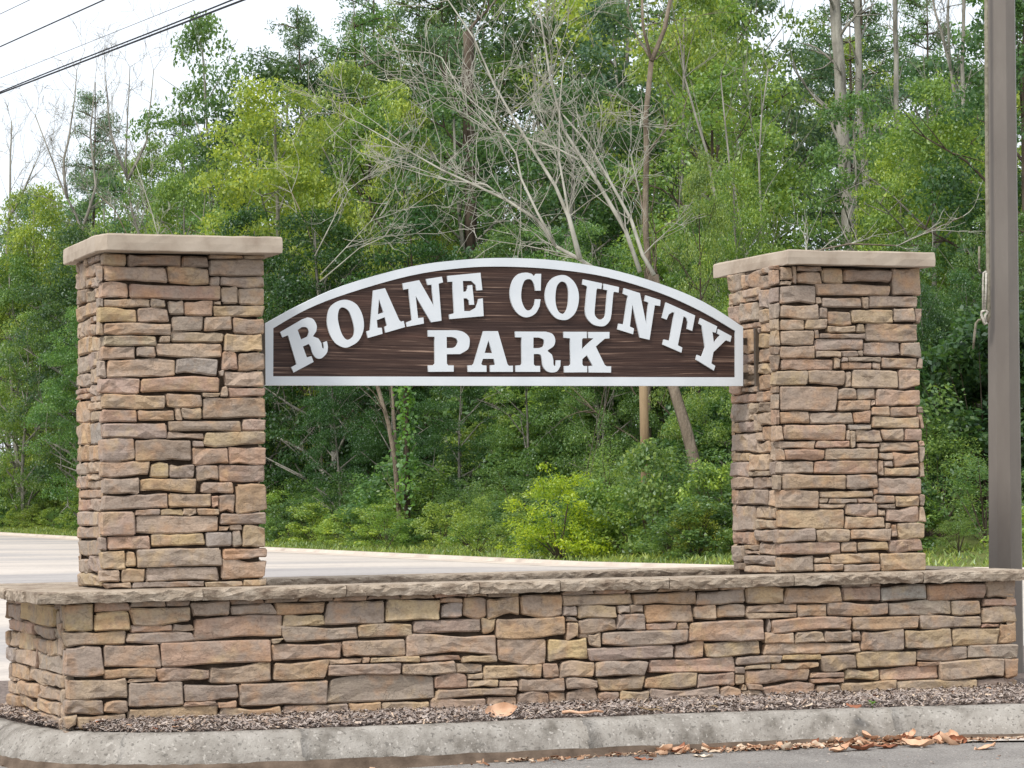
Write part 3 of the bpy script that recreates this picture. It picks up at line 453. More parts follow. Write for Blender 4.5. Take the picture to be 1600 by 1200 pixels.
def chip_mat(name, stops, rough=0.85):
    mt, nt, b = new_mat(name, rough, 0.25)
    ge = nd(nt, 'ShaderNodeNewGeometry')
    r = ramp(nt, ge.outputs['Random Per Island'], stops)
    r.color_ramp.interpolation = 'CONSTANT'
    nt.links.new(r.outputs[0], b.inputs['Base Color'])
    return mt
CHIPS = chip_mat("mulch_chips", [(0, lin(142, 131, 125)), (0.2, lin(162, 150, 142)), (0.42, lin(122, 109, 102)), (0.62, lin(178, 165, 156)), (0.76, lin(150, 131, 118)), (0.92, lin(190, 172, 156)), (0.98, lin(206, 182, 158))])
LITTER = chip_mat("leaf_litter", [(0, lin(156, 124, 100)), (0.25, lin(182, 150, 124)), (0.5, lin(132, 94, 70)), (0.7, lin(200, 178, 154)), (0.9, lin(112, 82, 66))])
def dry_mat(name, base, vein):
    mt, nt, b = new_mat(name, 0.6, 0.3)
    v, oi = coords(nt)
    a = noise(nt, v, 18, 4, 0.6)
    nt.links.new(ramp(nt, a.outputs[0], [(0.3, vein), (0.6, base)]).outputs[0], b.inputs['Base Color'])
    bump(nt, b, noise(nt, v, 60, 3).outputs[0], 0.5, 0.003)
    return mt
DRY_TAN = dry_mat("dry_leaf_tan", lin(214, 174, 144), lin(176, 134, 104))
DRY_RUST = dry_mat("dry_leaf_rust", lin(160, 104, 78), lin(116, 74, 54))
DRY_PALE = dry_mat("dry_leaf_pale", lin(222, 206, 186), lin(196, 168, 140))

# ------------------------------------------------------------------ places
AL = 0.35461
ca, sa = math.cos(AL), math.sin(AL)
OX, OY, SZ = -2.1346, 14.5, 0.88
def W(u, v, z=0.0):
    """planter frame (u along the front, v into it, z above the coping) to world"""
    return Vector((OX + u * ca - v * sa, OY + u * sa + v * ca, SZ + z))

def at(px, py, Y):
    """the point at distance Y on a sight line measured in the photograph"""
    x, y = px - 800.0, py - 600.0
    a = (cr_ * x - sr_ * y) / FOC; q = -(sr_ * x + cr_ * y) / FOC
    d = Vector((a, math.cos(PITCH) - q * math.sin(PITCH), math.sin(PITCH) + q * math.cos(PITCH)))
    return d * (Y / d.y) + Vector((0, 0, CAM_H))

EY = [16.0, 24.0, 30.0, 33.7, 36.2, 48.1, 69.7, 110.0, 190.0]
EX = [34.0, 20.0, 9.0, 2.6, 0.8, -4.26, -12.8, -28.0, -58.0]
def hgt(x, y):
    x = np.asarray(x, float); y = np.asarray(y, float)
    h = np.interp(y, [14.0, 15.0, 17.0, 27.0, 34.0, 48.0, 70.0, 120.0, 400.0], [-0.04, -0.004, 0.06, 0.36, 0.442, 0.487, 0.59, 0.8, 1.5])
    # verge rises gently; hidden slope behind the trees added to block low sky light
    ex = np.interp(y, EY, EX)
    k = np.clip(x - ex - 3.0, 0, None)
    h = h + np.clip(x - ex - 0.2, 0, 3.2) * 0.05 * np.clip((y - 24) / 6.0, 0, 1)
    h = h + np.where(y > 24, np.minimum(k * 0.085, 4.2), 0.0) * np.clip((y - 24) / 10.0, 0, 1)
    return h

# ------------------------------------------------------------------ ground, lot, road
def grid_sheet(name, xs, ys, zf, mat, mask=None):
    X, Y = np.meshgrid(xs, ys); Z = zf(X, Y)
    V = np.stack([X.ravel(), Y.ravel(), Z.ravel()], 1)
    nx = len(xs); F = []
    for j in range(len(ys) - 1):
        i = np.arange(nx - 1); q = np.stack([j * nx + i, j * nx + i + 1, (j + 1) * nx + i + 1, (j + 1) * nx + i], 1); F.append(q)
    return mesh_np(name, V, np.concatenate(F), mat, True)
xs = np.concatenate([[-600, -250, -120], np.arange(-70, 50, 1.6), [80, 200, 600]])
ys = np.concatenate([[-60, -20, 0, 10, 14, 15, 15.6, 16.3, 17], np.arange(18, 130, 1.8), [160, 220, 400, 900]])
tag(obj('ground', grid_sheet('ground', xs, ys, lambda x, y: hgt(x, y) - 0.02, GROUND)), kind='structure')
ys = np.array([-14, 0, 6, 10, 12, 13, 14, 14.3, 14.6, 15.0])
tag(obj('parking_lot', grid_sheet('parking_lot', np.linspace(-30, 30, 25), ys, lambda x, y: np.interp(y, [14.0, 15.0], [-0.04, -0.006]) + x * 0, ASPHALT)), kind='structure')
# road as rows that follow its far edge
rows = np.concatenate([np.arange(15.0, 34, 1.0), np.arange(34, 120, 2.0), [140, 165, 190]])
V = []; NXR = 14
for y in rows:
    xr = float(np.interp(y, EY, EX))
    for t in np.linspace(0, 1, NXR):
        x = -75 + (xr + 75) * t
        V.append((x, y, float(np.interp(y, [15.0, 17.0, 27.0, 34.0, 48.0, 70.0, 120.0, 400.0], [0.0, 0.06, 0.36, 0.442, 0.487, 0.59, 0.8, 1.5])) + 0.004))
F = []
for j in range(len(rows) - 1):
    for i in range(NXR - 1):
        a = j * NXR + i; F.append([a, a + 1, a + NXR + 1, a + NXR])
tag(obj('road', mesh_np('road', V, F, ROAD, True)), kind='structure')

# kerb along the far edge of the road
kp = [(x, y) for x, y in zip(EX, EY) if y >= 24]
def resample(pl, step):
    out = [Vector((pl[0][0], pl[0][1], 0))]
    for a, b in zip(pl[:-1], pl[1:]):
        a = Vector((a[0], a[1], 0)); b = Vector((b[0], b[1], 0)); n = max(1, int((b - a).length / step))
        for i in range(1, n + 1): out.append(a.lerp(b, i / n))
    return out
EDGE = resample(kp, 1.0)
def edge_normal(i):
    a = EDGE[max(i - 1, 0)]; b = EDGE[min(i + 1, len(EDGE) - 1)]; d = (b - a).normalized()
    return Vector((d.y, -d.x, 0))      # away from the road, into the wood
V = []; prof = [(-0.45, 0.006), (-0.02, 0.010), (0.0, 0.040), (0.03, 0.050), (0.17, 0.050), (0.19, 0.00)]
for i, p in enumerate(EDGE):
    n = edge_normal(i)
    zb = float(np.interp(p.y, [15.0, 17.0, 27.0, 34.0, 48.0, 70.0, 120.0, 400.0], [0.0, 0.06, 0.36, 0.442, 0.487, 0.59, 0.8, 1.5]))
    for o_, z_ in prof: q = p + n * o_; V.append((q.x, q.y, zb + z_))
F = [[i * 6 + j, i * 6 + j + 1, (i + 1) * 6 + j + 1, (i + 1) * 6 + j] for i in range(len(EDGE) - 1) for j in range(5)]
tag(obj('road_kerb', mesh_np('road_kerb', V, F, ROADKERB)), kind='structure')

# ------------------------------------------------------------------ stones
PAL = {'t': lin(178, 156, 132), 'y': lin(184, 160, 126), 'G': lin(192, 166, 122), 'o': lin(178, 148, 116), 'r': lin(176, 144, 122),
       'p': lin(176, 152, 134), 'g': lin(162, 146, 132), 'b': lin(154, 146, 138), 'k': lin(142, 124, 108)}

def split_quads(F, r):
    """cut quads along a random diagonal so that the split faces do not all lean one way"""
    out = []
    for f in F:
        if len(f) != 4: out.append(f); continue
        k = int(r.integers(2)); a, b_, c_, d_ = f[k:] + f[:k]
        out += [[a, b_, c_], [a, c_, d_]]
    return out

def stone_geo(w, h, depth, sd, prot=0.0, big=1.0):
    """rough split stone: face in local x-z around 0, outward is -y"""
    r = np.random.default_rng(sd)
    bev = min(0.008, w * 0.18, h * 0.18)
    nx = int(np.clip(round(w / 0.045), 1, 6)); nz = int(np.clip(round(h / 0.035), 1, 3))
    xs = np.concatenate([[-w / 2], np.linspace(-w / 2 + bev, w / 2 - bev, nx + 1), [w / 2]])
    zs = np.concatenate([[-h / 2], np.linspace(-h / 2 + bev, h / 2 - bev, nz + 1), [h / 2]])
    X, Z = np.meshgrid(xs, zs); Y = np.zeros_like(X)
    NX, NZ = X.shape[1], X.shape[0]
    # outline wanders: low wave plus jitter
    a1, a2 = r.normal(0, 1, 2) * min(0.0045, h * 0.06) * big; ph = r.uniform(0, 6.28, 2)
    t = (X / w) * 2.0
    top = a1 * np.sin(t * 2.2 + ph[0]) + r.normal(0, 0.0016, NX)[None, :]
    bot = a2 * np.sin(t * 2.2 + ph[1]) + r.normal(0, 0.0016, NX)[None, :]
    f = (Z / h + 0.5)
    Z = Z + top * f + bot * (1 - f)
    sl = r.normal(0, 0.0035, 2) * big
    X = X + np.where(X < 0, sl[0], sl[1]) * (Z / h) * 2 * np.abs(X / w) * 2
    # rounded corners
    cut = min(w, h) * r.uniform(0.03, 0.15, 4)
    for k, (j, i) in enumerate(((0, 0), (0, NX - 1), (NZ - 1, 0), (NZ - 1, NX - 1))):
        X[j, i] -= np.sign(X[j, i]) * cut[k] * 0.8; Z[j, i] -= np.sign(Z[j, i]) * cut[k] * 0.6
    # face relief: tilt, a ledge, lumps
    rel = r.normal(0, 0.0032, X.shape)
    tilt = r.normal(0, 0.012, 2)
    Y = -prot + rel + tilt[0] * X * 0.5 + tilt[1] * Z
    if r.random() < 0.45 and nz > 1:
        Y[2:-1, :] += r.uniform(-0.007, 0.007)
    if r.random() < 0.35 and nx > 2:
        k = r.integers(2, NX - 2); Y[:, :k] += r.uniform(-0.008, 0.004)
    edge = np.zeros_like(X, bool); edge[0] = edge[-1] = True; edge[:, 0] = edge[:, -1] = True
    Y[edge] += bev * 1.1 + 0.002
    V = [np.stack([X.ravel(), Y.ravel(), Z.ravel()], 1)]
    F = [[j * NX + i, j * NX + i + 1, (j + 1) * NX + i + 1, (j + 1) * NX + i] for j in range(NZ - 1) for i in range(NX - 1)]
    ring = [i for i in range(NX)] + [j * NX + NX - 1 for j in range(1, NZ)] + [(NZ - 1) * NX + i for i in range(NX - 2, -1, -1)] + [j * NX for j in range(NZ - 2, 0, -1)]
    F = split_quads(F, r)
    base = NX * NZ
    B = V[0][ring].copy(); B[:, 1] = depth
    V.append(B)
    n = len(ring)
    for k in range(n):
        a, b2 = ring[k], ring[(k + 1) % n]
        F.append([b2, a, base + k, base + (k + 1) % n])
    return np.concatenate(V), F

def lay_face(key, parent, origin, side, shift=0.0, sdepth=0.06, big=1.0, sd0=0, minp=None, prot=0.012):
    """lay the recorded stones of one face as separate children of parent; origin = (u0, v0) of the parent frame"""
    rs = np.random.default_rng(sd0 + 77)
    for n, s in enumerate(STONES[key].split(' ')):
        a, b_, c_, d_, col = s.split(',')
        a, b_, c_, d_ = (int(q) / 1000.0 for q in (a, b_, c_, d_))
        if minp is not None:
            a = max(a, minp)
            if b_ - a < 0.02: continue
        w, h = b_ - a, d_ - c_
        p = rs.uniform(0.0, prot)
        V, F = stone_geo(w, h, sdepth, sd0 + n, p, big)
        me = mesh_np('stone', V, F, STONE, False)
        o = bpy.data.objects.new('stone', me); COL.objects.link(o); o.parent = parent
        mid = (a + b_) / 2; z = (c_ + d_) / 2 + SZ
        if side == 'front': o.location = (mid - origin[0], shift - origin[1], z)
        else:
            o.location = (shift - origin[0], mid - origin[1], z); o.rotation_euler = (0, 0, -math.pi / 2)
        cc = (np.array(PAL[col][:3]) * 0.78 + np.array(lin(164, 146, 132)[:3]) * 0.22) * 0.90 * rs.uniform(0.9, 1.15) * (1 + rs.normal(0, 0.015, 3))
        o.color = (*np.clip(cc, 0, 1), 1)

def filler_wall(name, parent, runs, sd, L=(0.09, 0.32), Hh=(0.045, 0.10)):
    """stonework of the faces turned away from the photograph, joined"""
    rs = np.random.default_rng(sd); VV = []; FF = []; nb_ = 0
    for (length, z0, z1, place) in runs:
        z = z0
        while z < z1 - 0.02:
            h = min(rs.uniform(*Hh), z1 - z); x = 0.0
            while x < length - 0.01:
                w = min(rs.uniform(*L), length - x)
                if length - x - w < 0.05: w = length - x
                V, F = stone_geo(w - 0.008, h - 0.007, 0.05, int(rs.integers(1e6)), rs.uniform(0, 0.014))
                V[:, 0] += x + w / 2; V[:, 2] += z + h / 2
                V = place(V)
                VV.append(V); FF += [[nb_ + q for q in f] for f in F]; nb_ += len(V)
                x += w
            z += h
    o = obj(name, mesh_np(name, np.concatenate(VV), FF, STONE, False), parent)
    o.color = PAL['t']; o['kind'] = 'stuff'
    return o

# ------------------------------------------------------------------ planter wall
planter = tag(empty('planter_wall', W(0, 0, -SZ), AL), 'low stacked stone planter wall with rough grey coping, behind the pale kerb', 'wall')
UA, UB, VB_ = -0.19, 5.30, 1.50       # outer faces
core = MB()
core.box(UA + 0.03, UB - 0.03, -0.105, 0.10, 0.02, SZ - 0.056)
core.box(UA + 0.03, 0.05, 0.10, VB_ - 0.03, 0.02, SZ - 0.056)
core.box(UB - 0.30, UB - 0.03, 0.10, VB_ - 0.03, 0.02, SZ - 0.056)
core.box(0.05, UB - 0.30, VB_ - 0.30, VB_ - 0.03, 0.02, SZ - 0.056)
obj('mortar_core', core.mesh('mortar_core', MORTAR), planter)
lay_face('WF', planter, (0, 0), 'front', shift=-0.14, big=1.5, sd0=1000, prot=0.02, sdepth=0.055)
lay_face('WE', planter, (0, 0), 'side', shift=-0.20, big=1.5, sd0=2000, minp=-0.08, prot=0.02, sdepth=0.055)
def pl_right(V): return np.stack([UB + V[:, 1] * -1, -0.14 + V[:, 0], V[:, 2]], 1)
def pl_back(V): return np.stack([UB - V[:, 0], VB_ - V[:, 1], V[:, 2]], 1)
filler_wall('rear_stonework', planter, [(1.6, 0.1, SZ - 0.056, pl_right), (5.4, 0.1, SZ - 0.056, pl_back)], 5)
soil = grid_sheet('planter_soil', np.linspace(0.04, UB - 0.28, 12), np.linspace(0.09, VB_ - 0.29, 6), lambda x, y: x * 0 + SZ - 0.14, MULCHB)
obj('planter_soil', soil, planter)

def coping(x0, x1, v0, v1, zt, th, sd, rough_sides, rot=0, loc=(0, 0)):
    """one coping stone: a slab with a rough split edge on its outer side(s)"""
    r = np.random.default_rng(sd)
    n = max(3, int((x1 - x0) / 0.035))
    xs = np.linspace(x0, x1, n + 1)
    prof = [(v1, zt - th), (v1, zt), (v0 + 0.012, zt), (v0 + 0.002, zt - 0.006), (v0 - 0.002, zt - th * 0.35), (v0 + 0.001, zt - th * 0.7), (v0 + 0.008, zt - th)]
    V = []
    wob = np.cumsum(r.normal(0, 0.0022, n + 1)); wob -= np.linspace(wob[0], wob[-1], n + 1)
    for i, x in enumerate(xs):
        for k, (v, z) in enumerate(prof):
            dv = dz = 0
            if k >= 2: dv = wob[i] + r.normal(0, 0.004); dz = r.normal(0, 0.0024) if k not in (2,) else r.normal(0, 0.001)
            if k == 6: dz = -abs(r.normal(0, 0.004)); 
            V.append((x, v + dv, z + dz))
    m_ = len(prof)
    F = [[i * m_ + k, (i + 1) * m_ + k, (i + 1) * m_ + (k + 1) % m_, i * m_ + (k + 1) % m_] for i in range(n) for k in range(m_)]
    F = split_quads(F, r)
    F.append(list(range(m_))[::1]); F.append([n * m_ + k for k in range(m_)][::-1])
    return mesh_np('coping_stone', V, F, COPING, False)
JU = [-0.375, 0.484, 1.259, 2.001, 2.464, 3.108, 3.865, 4.678, 5.37]
for i in range(8):
    me = coping(JU[i] + 0.003, JU[i + 1] - 0.003, -0.225 if i == 0 else -0.205, 0.10, SZ, 0.056 + 0.003 * (i % 2), 50 + i, None)
    obj('coping_stone', me, planter)
# left end: coping stones laid across the end, rough edge outwards
for i, (a, b2) in enumerate(((0.105, 0.62), (0.626, 1.16), (1.166, 1.56))):
    me = coping(-b2, -a, -0.385, 0.06 if i < 1 else 0.40, 0, 0.056, 70 + i, None)
    o = obj('coping_stone', me, planter, (0, 0, SZ + 0.0), -math.pi / 2)
for i, (a, b2) in enumerate(((0.105, 0.80), (0.806, 1.60))):
    me = coping(a, b2, -5.37, -4.98, 0, 0.056, 80 + i, None)
    obj('coping_stone', me, planter, (0, 0, SZ), math.pi / 2)
# back run, seen between the pillars
JB = [0.405, 1.20, 2.05, 2.75, 3.50, 4.30, 4.97]
for i in range(6):
    vb = 1.12 + 0.05 * ((JB[i] + JB[i + 1]) / 2)
    me = coping(JB[i] + 0.003, JB[i + 1] - 0.003, vb, vb + 0.34, SZ + 0.004, 0.060, 90 + i, None)
    obj('coping_stone', me, planter)

# ------------------------------------------------------------------ pillars
def cap(name, parent, foot, z0, z1, sd, cut=0.0):
    """stone slab with slightly chipped edges; foot = (u0,u1,v0,v1) relative to the parent"""
    r = np.random.default_rng(sd)
    u0, u1, v0, v1 = foot
    n = 14
    pts = []
    c_ = cut
    P0 = [(u0 + c_, v0), (u1, v0), (u1, v1), (u0, v1), (u0, v0 + c_ * 2.2)]
    if c_ == 0: P0 = P0[:4]
    for i in range(len(P0)):
        a, b2 = P0[i], P0[(i + 1) % len(P0)]
        k = n if math.hypot(a[0] - b2[0], a[1] - b2[1]) > 0.4 else 4
        for t in range(k): pts.append((a[0] + (b2[0] - a[0]) * t / k, a[1] + (b2[1] - a[1]) * t / k))
    cx, cy = (u0 + u1) / 2, (v0 + v1) / 2
    rings = [(z0, 0.004), (z0 + 0.006, 0.0), ((z0 + z1) / 2, -0.002), (z1 - 0.008, 0.0), (z1, 0.007)]
    V = []; N = len(pts)
    for (z, ins) in rings:
        for (x, y) in pts:
            d = math.hypot(x - cx, y - cy); k = 1 - ins / d
            dz = (r.normal(0, 0.0022) - (abs(r.normal(0, 0.005)) if r.random() < 0.18 else 0)) if z == z0 else (r.normal(0, 0.0014) if z == z1 else 0)
            V.append((cx + (x - cx) * k + r.normal(0, 0.0011), cy + (y - cy) * k + r.normal(0, 0.0011), z + (abs(dz) if z == z0 else dz)))
    F = [[j * N + i, j * N + (i + 1) % N, (j + 1) * N + (i + 1) % N, (j + 1) * N + i] for j in range(len(rings) - 1) for i in range(N)]
    F.append([i for i in range(N)][::-1]); F.append([(len(rings) - 1) * N + i for i in range(N)])
    me = mesh_np('capstone', V, F, CAPSTONE)
    return obj('capstone', me, parent)

def pillar(u0, u1, kf, ks, label, foot, z0, z1, sd, cut):
    t = tag(empty('stone_pillar', W(u0, 0.055, -SZ), AL), label, 'pillar', 'stone pillars holding the sign')
    o_ = (u0, 0.055); wd = u1 - u0
    cmb = MB(); cmb.box(0.03, wd - 0.03, 0.035, 0.62, 0.1, SZ + 1.748)
    obj('mortar_core', cmb.mesh('mortar_core', MORTAR), t)
    lay_face(kf, t, o_, 'front', shift=0.055, sd0=sd)
    lay_face(ks, t, o_, 'side', shift=u0 + 0.002, sd0=sd + 500, minp=0.118)
    def pr(V): return np.stack([wd - 0.016 - V[:, 1], 0.065 + V[:, 0], V[:, 2]], 1)
    def pb(V): return np.stack([wd - V[:, 0], 0.65 - V[:, 1], V[:, 2]], 1)
    filler_wall('rear_stonework', t, [(0.585, SZ + 0.003, SZ + 1.75, pr), (wd, SZ + 0.003, SZ + 1.75, pb)], sd + 3)
    f = foot
    cap('capstone', t, (f[0] - u0, f[1] - u0, f[2] - 0.055, f[3] - 0.055), SZ + z0, SZ + z1, sd + 9, cut)
    return t
pillar(0.027, 0.897, 'LF', 'LS', 'left and slightly bigger of the two stacked stone pillars, its cap chipped round at the corner', (-0.015, 0.965, -0.07, 0.86), 1.752, 1.842, 3000, 0.045)
pillar(3.908, 4.832, 'RF', 'RS', 'right of the two stacked stone pillars, beside the dark metal pole', (3.945, 4.885, -0.03, 1.0), 1.752, 1.838, 4000, 0.0)

# ------------------------------------------------------------------ sign
sign = tag(empty('park_sign', W(2.42, 0.43, -SZ), AL), 'arched brown wooden park sign with white border and raised white lettering, between the stone pillars', 'sign')
OUT = [(0.992, 1.077), (0.995, 1.41), (1.199, 1.519), (1.455, 1.631), (1.827, 1.737), (2.128, 1.781), (2.395, 1.797), (2.704, 1.788), (3.016, 1.746), (3.332, 1.667), (3.611, 1.564), (3.857, 1.422), (3.851, 1.08)]
INN = [(1.039, 1.126), (1.042, 1.388), (1.235, 1.495), (1.473, 1.586), (1.826, 1.687), (2.128, 1.735), (2.395, 1.748), (2.703, 1.737), (3.015, 1.698), (3.331, 1.615), (3.59, 1.512), (3.807, 1.399), (3.803, 1.13)]
def smooth_arc(P):
    """P: bottom-left, up the left side, the arch, down the right side; refine the arch"""
    Q = [P[0]]; A = P[1:-1]
    for i in range(len(A) - 1):
        p0 = A[i - 1] if i else A[i]; p1 = A[i]; p2 = A[i + 1]; p3 = A[i + 2] if i + 2 < len(A) else A[i + 1]
        for t in (0, 0.25, 0.5, 0.75):
            Q.append(tuple(0.5 * (2 * p1[k] + (p2[k] - p0[k]) * t + (2 * p0[k] - 5 * p1[k] + 4 * p2[k] - p3[k]) * t * t + (-p0[k] + 3 * p1[k] - 3 * p2[k] + p3[k]) * t ** 3) for k in (0, 1)))
    Q.append(A[-1]); Q.append(P[-1]); return Q
OUTS, INNS = smooth_arc(OUT), smooth_arc(INN)
def S(p, v): return (p[0] - 2.42, v - 0.43, p[1] + SZ)
N = len(OUTS)
V = [S(p, 0.400) for p in OUTS] + [S(p, 0.400) for p in INNS] + [S(p, 0.452) for p in OUTS] + [S(p, 0.413) for p in INNS]
F = []
for i in range(N):
    j = (i + 1) % N
    F += [[i, N + i, N + j, j], [i, j, 2 * N + j, 2 * N + i], [N + i, 3 * N + i, 3 * N + j, N + j]]
F.append([2 * N + i for i in range(N)])
obj('border', mesh_np('border', V, F, WHITE), sign)
V = [S(p, 0.411) for p in INNS]
obj('panel', mesh_np('panel', V, [list(range(N))], WOOD), sign)
from mathutils.geometry import tessellate_polygon
for ch, loops in LETTERS:
    L2 = [[tuple(int(q) / 1e4 for q in p.split(',')) for p in l.split(' ')] for l in loops]
    ctr = (sum(p[0] for p in L2[0]) / len(L2[0]), sum(p[1] for p in L2[0]) / len(L2[0]))
    flat = [p for l in L2 for p in l]; n = len(flat)
    tris = tessellate_polygon([[Vector((p[0], p[1], 0)) for p in l] for l in L2])
    yf, yb = 0.398 - 0.43, 0.412 - 0.43
    # narrow bevel: front face pulled in a touch is not needed at this size; extrude straight
    V = [(p[0] - ctr[0], yf, p[1] - ctr[1]) for p in flat] + [(p[0] - ctr[0], yb, p[1] - ctr[1]) for p in flat]
    F = [list(t_) for t_ in tris]
    k = 0
    for l in L2:
        for i in range(len(l)):
            a, b2 = k + i, k + (i + 1) % len(l); F.append([a, b2, n + b2, n + a])
        k += len(l)
    me = mesh_np('letter', V, F, WHITE); 
    o = obj('letter', me, sign, (ctr[0] - 2.42, 0, ctr[1] + SZ))
    o['label'] = 'raised white letter ' + ch
for u_, lab in ((3.893, 'right'), (0.955, 'left')):
    mb = MB(); mb.box(u_ - 2.42 - 0.008, u_ - 2.42 + 0.012, -0.135, -0.110, SZ + 1.075, SZ + 1.41)
    mb.box(u_ - 2.42 + 0.001, u_ - 2.42 + 0.012, -0.112, 0.02, SZ + 1.12, SZ + 1.14)
    mb.box(u_ - 2.42 - 0.045, u_ - 2.42 + 0.012, 0.0, 0.02, SZ + 1.12, SZ + 1.16); mb.box(u_ - 2.42 - 0.045, u_ - 2.42 + 0.012, 0.0, 0.02, SZ + 1.32, SZ + 1.36)
    obj('mounting_bracket', mb.mesh('mounting_bracket', BRACKET), sign)

# ------------------------------------------------------------------ kerb round the planter, gutter, mulch
BACK = [(-0.60, 4.2), (-0.47, 2.6), (-0.40, 1.5), (-0.335, 0.75), (-0.26, 0.2), (-0.13, -0.16), (0.12, -0.38), (0.50, -0.50), (1.2, -0.55), (2.05, -0.56), (3.15, -0.60), (4.0, -0.70), (4.9, -0.86), (6.0, -1.06), (9.0, -1.62)]
def spline(P, n=8):
    Q = []
    for i in range(len(P) - 1):
        p0 = P[max(i - 1, 0)]; p1 = P[i]; p2 = P[i + 1]; p3 = P[min(i + 2, len(P) - 1)]
        for t in np.arange(n) / n:
            Q.append(tuple(0.5 * (2 * p1[k] + (p2[k] - p0[k]) * t + (2 * p0[k] - 5 * p1[k] + 4 * p2[k] - p3[k]) * t * t + (-p0[k] + 3 * p1[k] - 3 * p2[k] + p3[k]) * t ** 3) for k in (0, 1)))
    Q.append(P[-1]); return np.array(Q)
BK = spline(BACK, 12)
def outn(i):
    a = BK[max(i - 1, 0)]; b2 = BK[min(i + 1, len(BK) - 1)]; d = (b2 - a) / np.linalg.norm(b2 - a)
    return np.array([d[1], -d[0]]) * 1.0      # towards the lot
# the path runs from the back left round to the right, so the lot lies on the right hand of it
def side_pt(i, o_): n_ = outn(i); q = BK[i] + n_ * o_; return q
curb_root = empty('curb', W(0, 0, -SZ), AL); curb_root['kind'] = 'structure'
prof = [(0.0, 0.0), (0.0, 0.160), (0.012, 0.171), (0.055, 0.170), (0.095, 0.158), (0.125, 0.135), (0.165, 0.075), (0.195, 0.025), (0.215, -0.06)]
def arc_cut(u):   # index of the path point nearest to u on the front part
    idx = [i for i in range(len(BK)) if BK[i][1] < 0.1]; return min(idx, key=lambda i: abs(BK[i][0] - u))
cuts = [0, 40, arc_cut(0.06), arc_cut(0.86), arc_cut(2.45), arc_cut(4.12), arc_cut(5.6), len(BK) - 1]
cuts = sorted(set(cuts))
for a, b2 in zip(cuts[:-1], cuts[1:]):
    V = []; r = np.random.default_rng(a + 5)
    idx = list(range(a, b2 + 1)); m_ = len(prof)
    for q, i in enumerate(idx):
        n_ = outn(i); tdir = np.array([-n_[1], n_[0]])
        end = 0.006 if q == len(idx) - 1 else (-0.006 if q == 0 else 0)
        for k, (o_, z_) in enumerate(prof):
            p = BK[i] + n_ * o_ - tdir * (end * -1)
            V.append((p[0], p[1], z_ + (r.normal(0, 0.0015) if k > 0 else 0)))
    F = [[i * m_ + k, i * m_ + k + 1, (i + 1) * m_ + k + 1, (i + 1) * m_ + k] for i in range(len(idx) - 1) for k in range(m_ - 1)]
    F.append(list(range(m_))); F.append([(len(idx) - 1) * m_ + k for k in range(m_)][::-1])
    obj('curb_section', mesh_np('curb_section', V, F, CURB, True), curb_root)
# dirt stain along the foot of the kerb
V = []; F = []; r = np.random.default_rng(8)
for i in range(len(BK)):
    for o_, z_ in ((0.196, 0.026 + r.uniform(-0.004, 0.004)), (0.204, 0.010), (0.212, -0.015), (0.219, -0.033), (0.262 + r.uniform(-0.012, 0.02), -0.0345)):
        p = side_pt(i, o_); V.append((p[0], p[1], z_))
F = [[5 * i + k, 5 * i + k + 1, 5 * i + k + 6, 5 * i + k + 5] for i in range(len(BK) - 1) for k in range(4)]
gt = obj('gutter_dirt', mesh_np('gutter_dirt', V, F, DIRT), None, W(0, 0, -SZ), AL); gt['kind'] = 'structure'
# mulch bed inside the kerb
isl = [tuple(q) for q in BK] + [(9.0, 4.2)]
V = []; F = []
cen = (2.5, 0.6)
rings_ = [0.0, 0.03, 0.06, 0.10, 0.16, 0.25, 0.5, 1.0]
P = np.array(isl); r = np.random.default_rng(4)
for k, t in enumerate(rings_):
    for p in P:
        q = p + (np.array(cen) - p) * t
        V.append((q[0], q[1], 0.160 + 0.035 * min(1, t * 9) + r.normal(0, 0.004) * (k > 0)))
n = len(P)
F = [[k * n + i, k * n + (i + 1) % n, (k + 1) * n + (i + 1) % n, (k + 1) * n + i] for k in range(len(rings_) - 1) for i in range(n)]
mul = obj('mulch_bed', mesh_np('mulch_bed', V, F, MULCHB, True), None, W(0, 0, -SZ), AL); mul['kind'] = 'structure'

def chips(name, P3, size, mat, sd, flat=0.35, ar=3.0):
    """scattered slivers: each a folded strip of two quads"""
    r = np.random.default_rng(sd); n = len(P3)
    az = r.uniform(0, 6.283, n); el = r.normal(0, flat, n); L = size * r.uniform(0.5, 1.6, n); Wd = L / ar * r.uniform(0.6, 1.4, n)
    d = np.stack([np.cos(az) * np.cos(el), np.sin(az) * np.cos(el), np.sin(el)], 1)
    s_ = np.stack([-np.sin(az), np.cos(az), r.normal(0, 0.4, n)], 1); s_ /= np.linalg.norm(s_, axis=1)[:, None]
    up = np.cross(d, s_) * (Wd * r.uniform(0.1, 0.5, n))[:, None]
    a = d * L[:, None] / 2; b_ = s_ * Wd[:, None] / 2
    V = np.stack([P3 - a - b_, P3 + a * 0.9 - b_, P3 - a * 1.05 + up, P3 + a + up, P3 - a * 0.9 + b_, P3 + a - b_ * -1], 1).reshape(-1, 3)
    i0 = (np.arange(n) * 6)[:, None]
    F = np.concatenate([i0 + np.array([0, 1, 3, 2]), i0 + np.array([2, 3, 5, 4])])
    return mesh_np(name, V, F, mat)
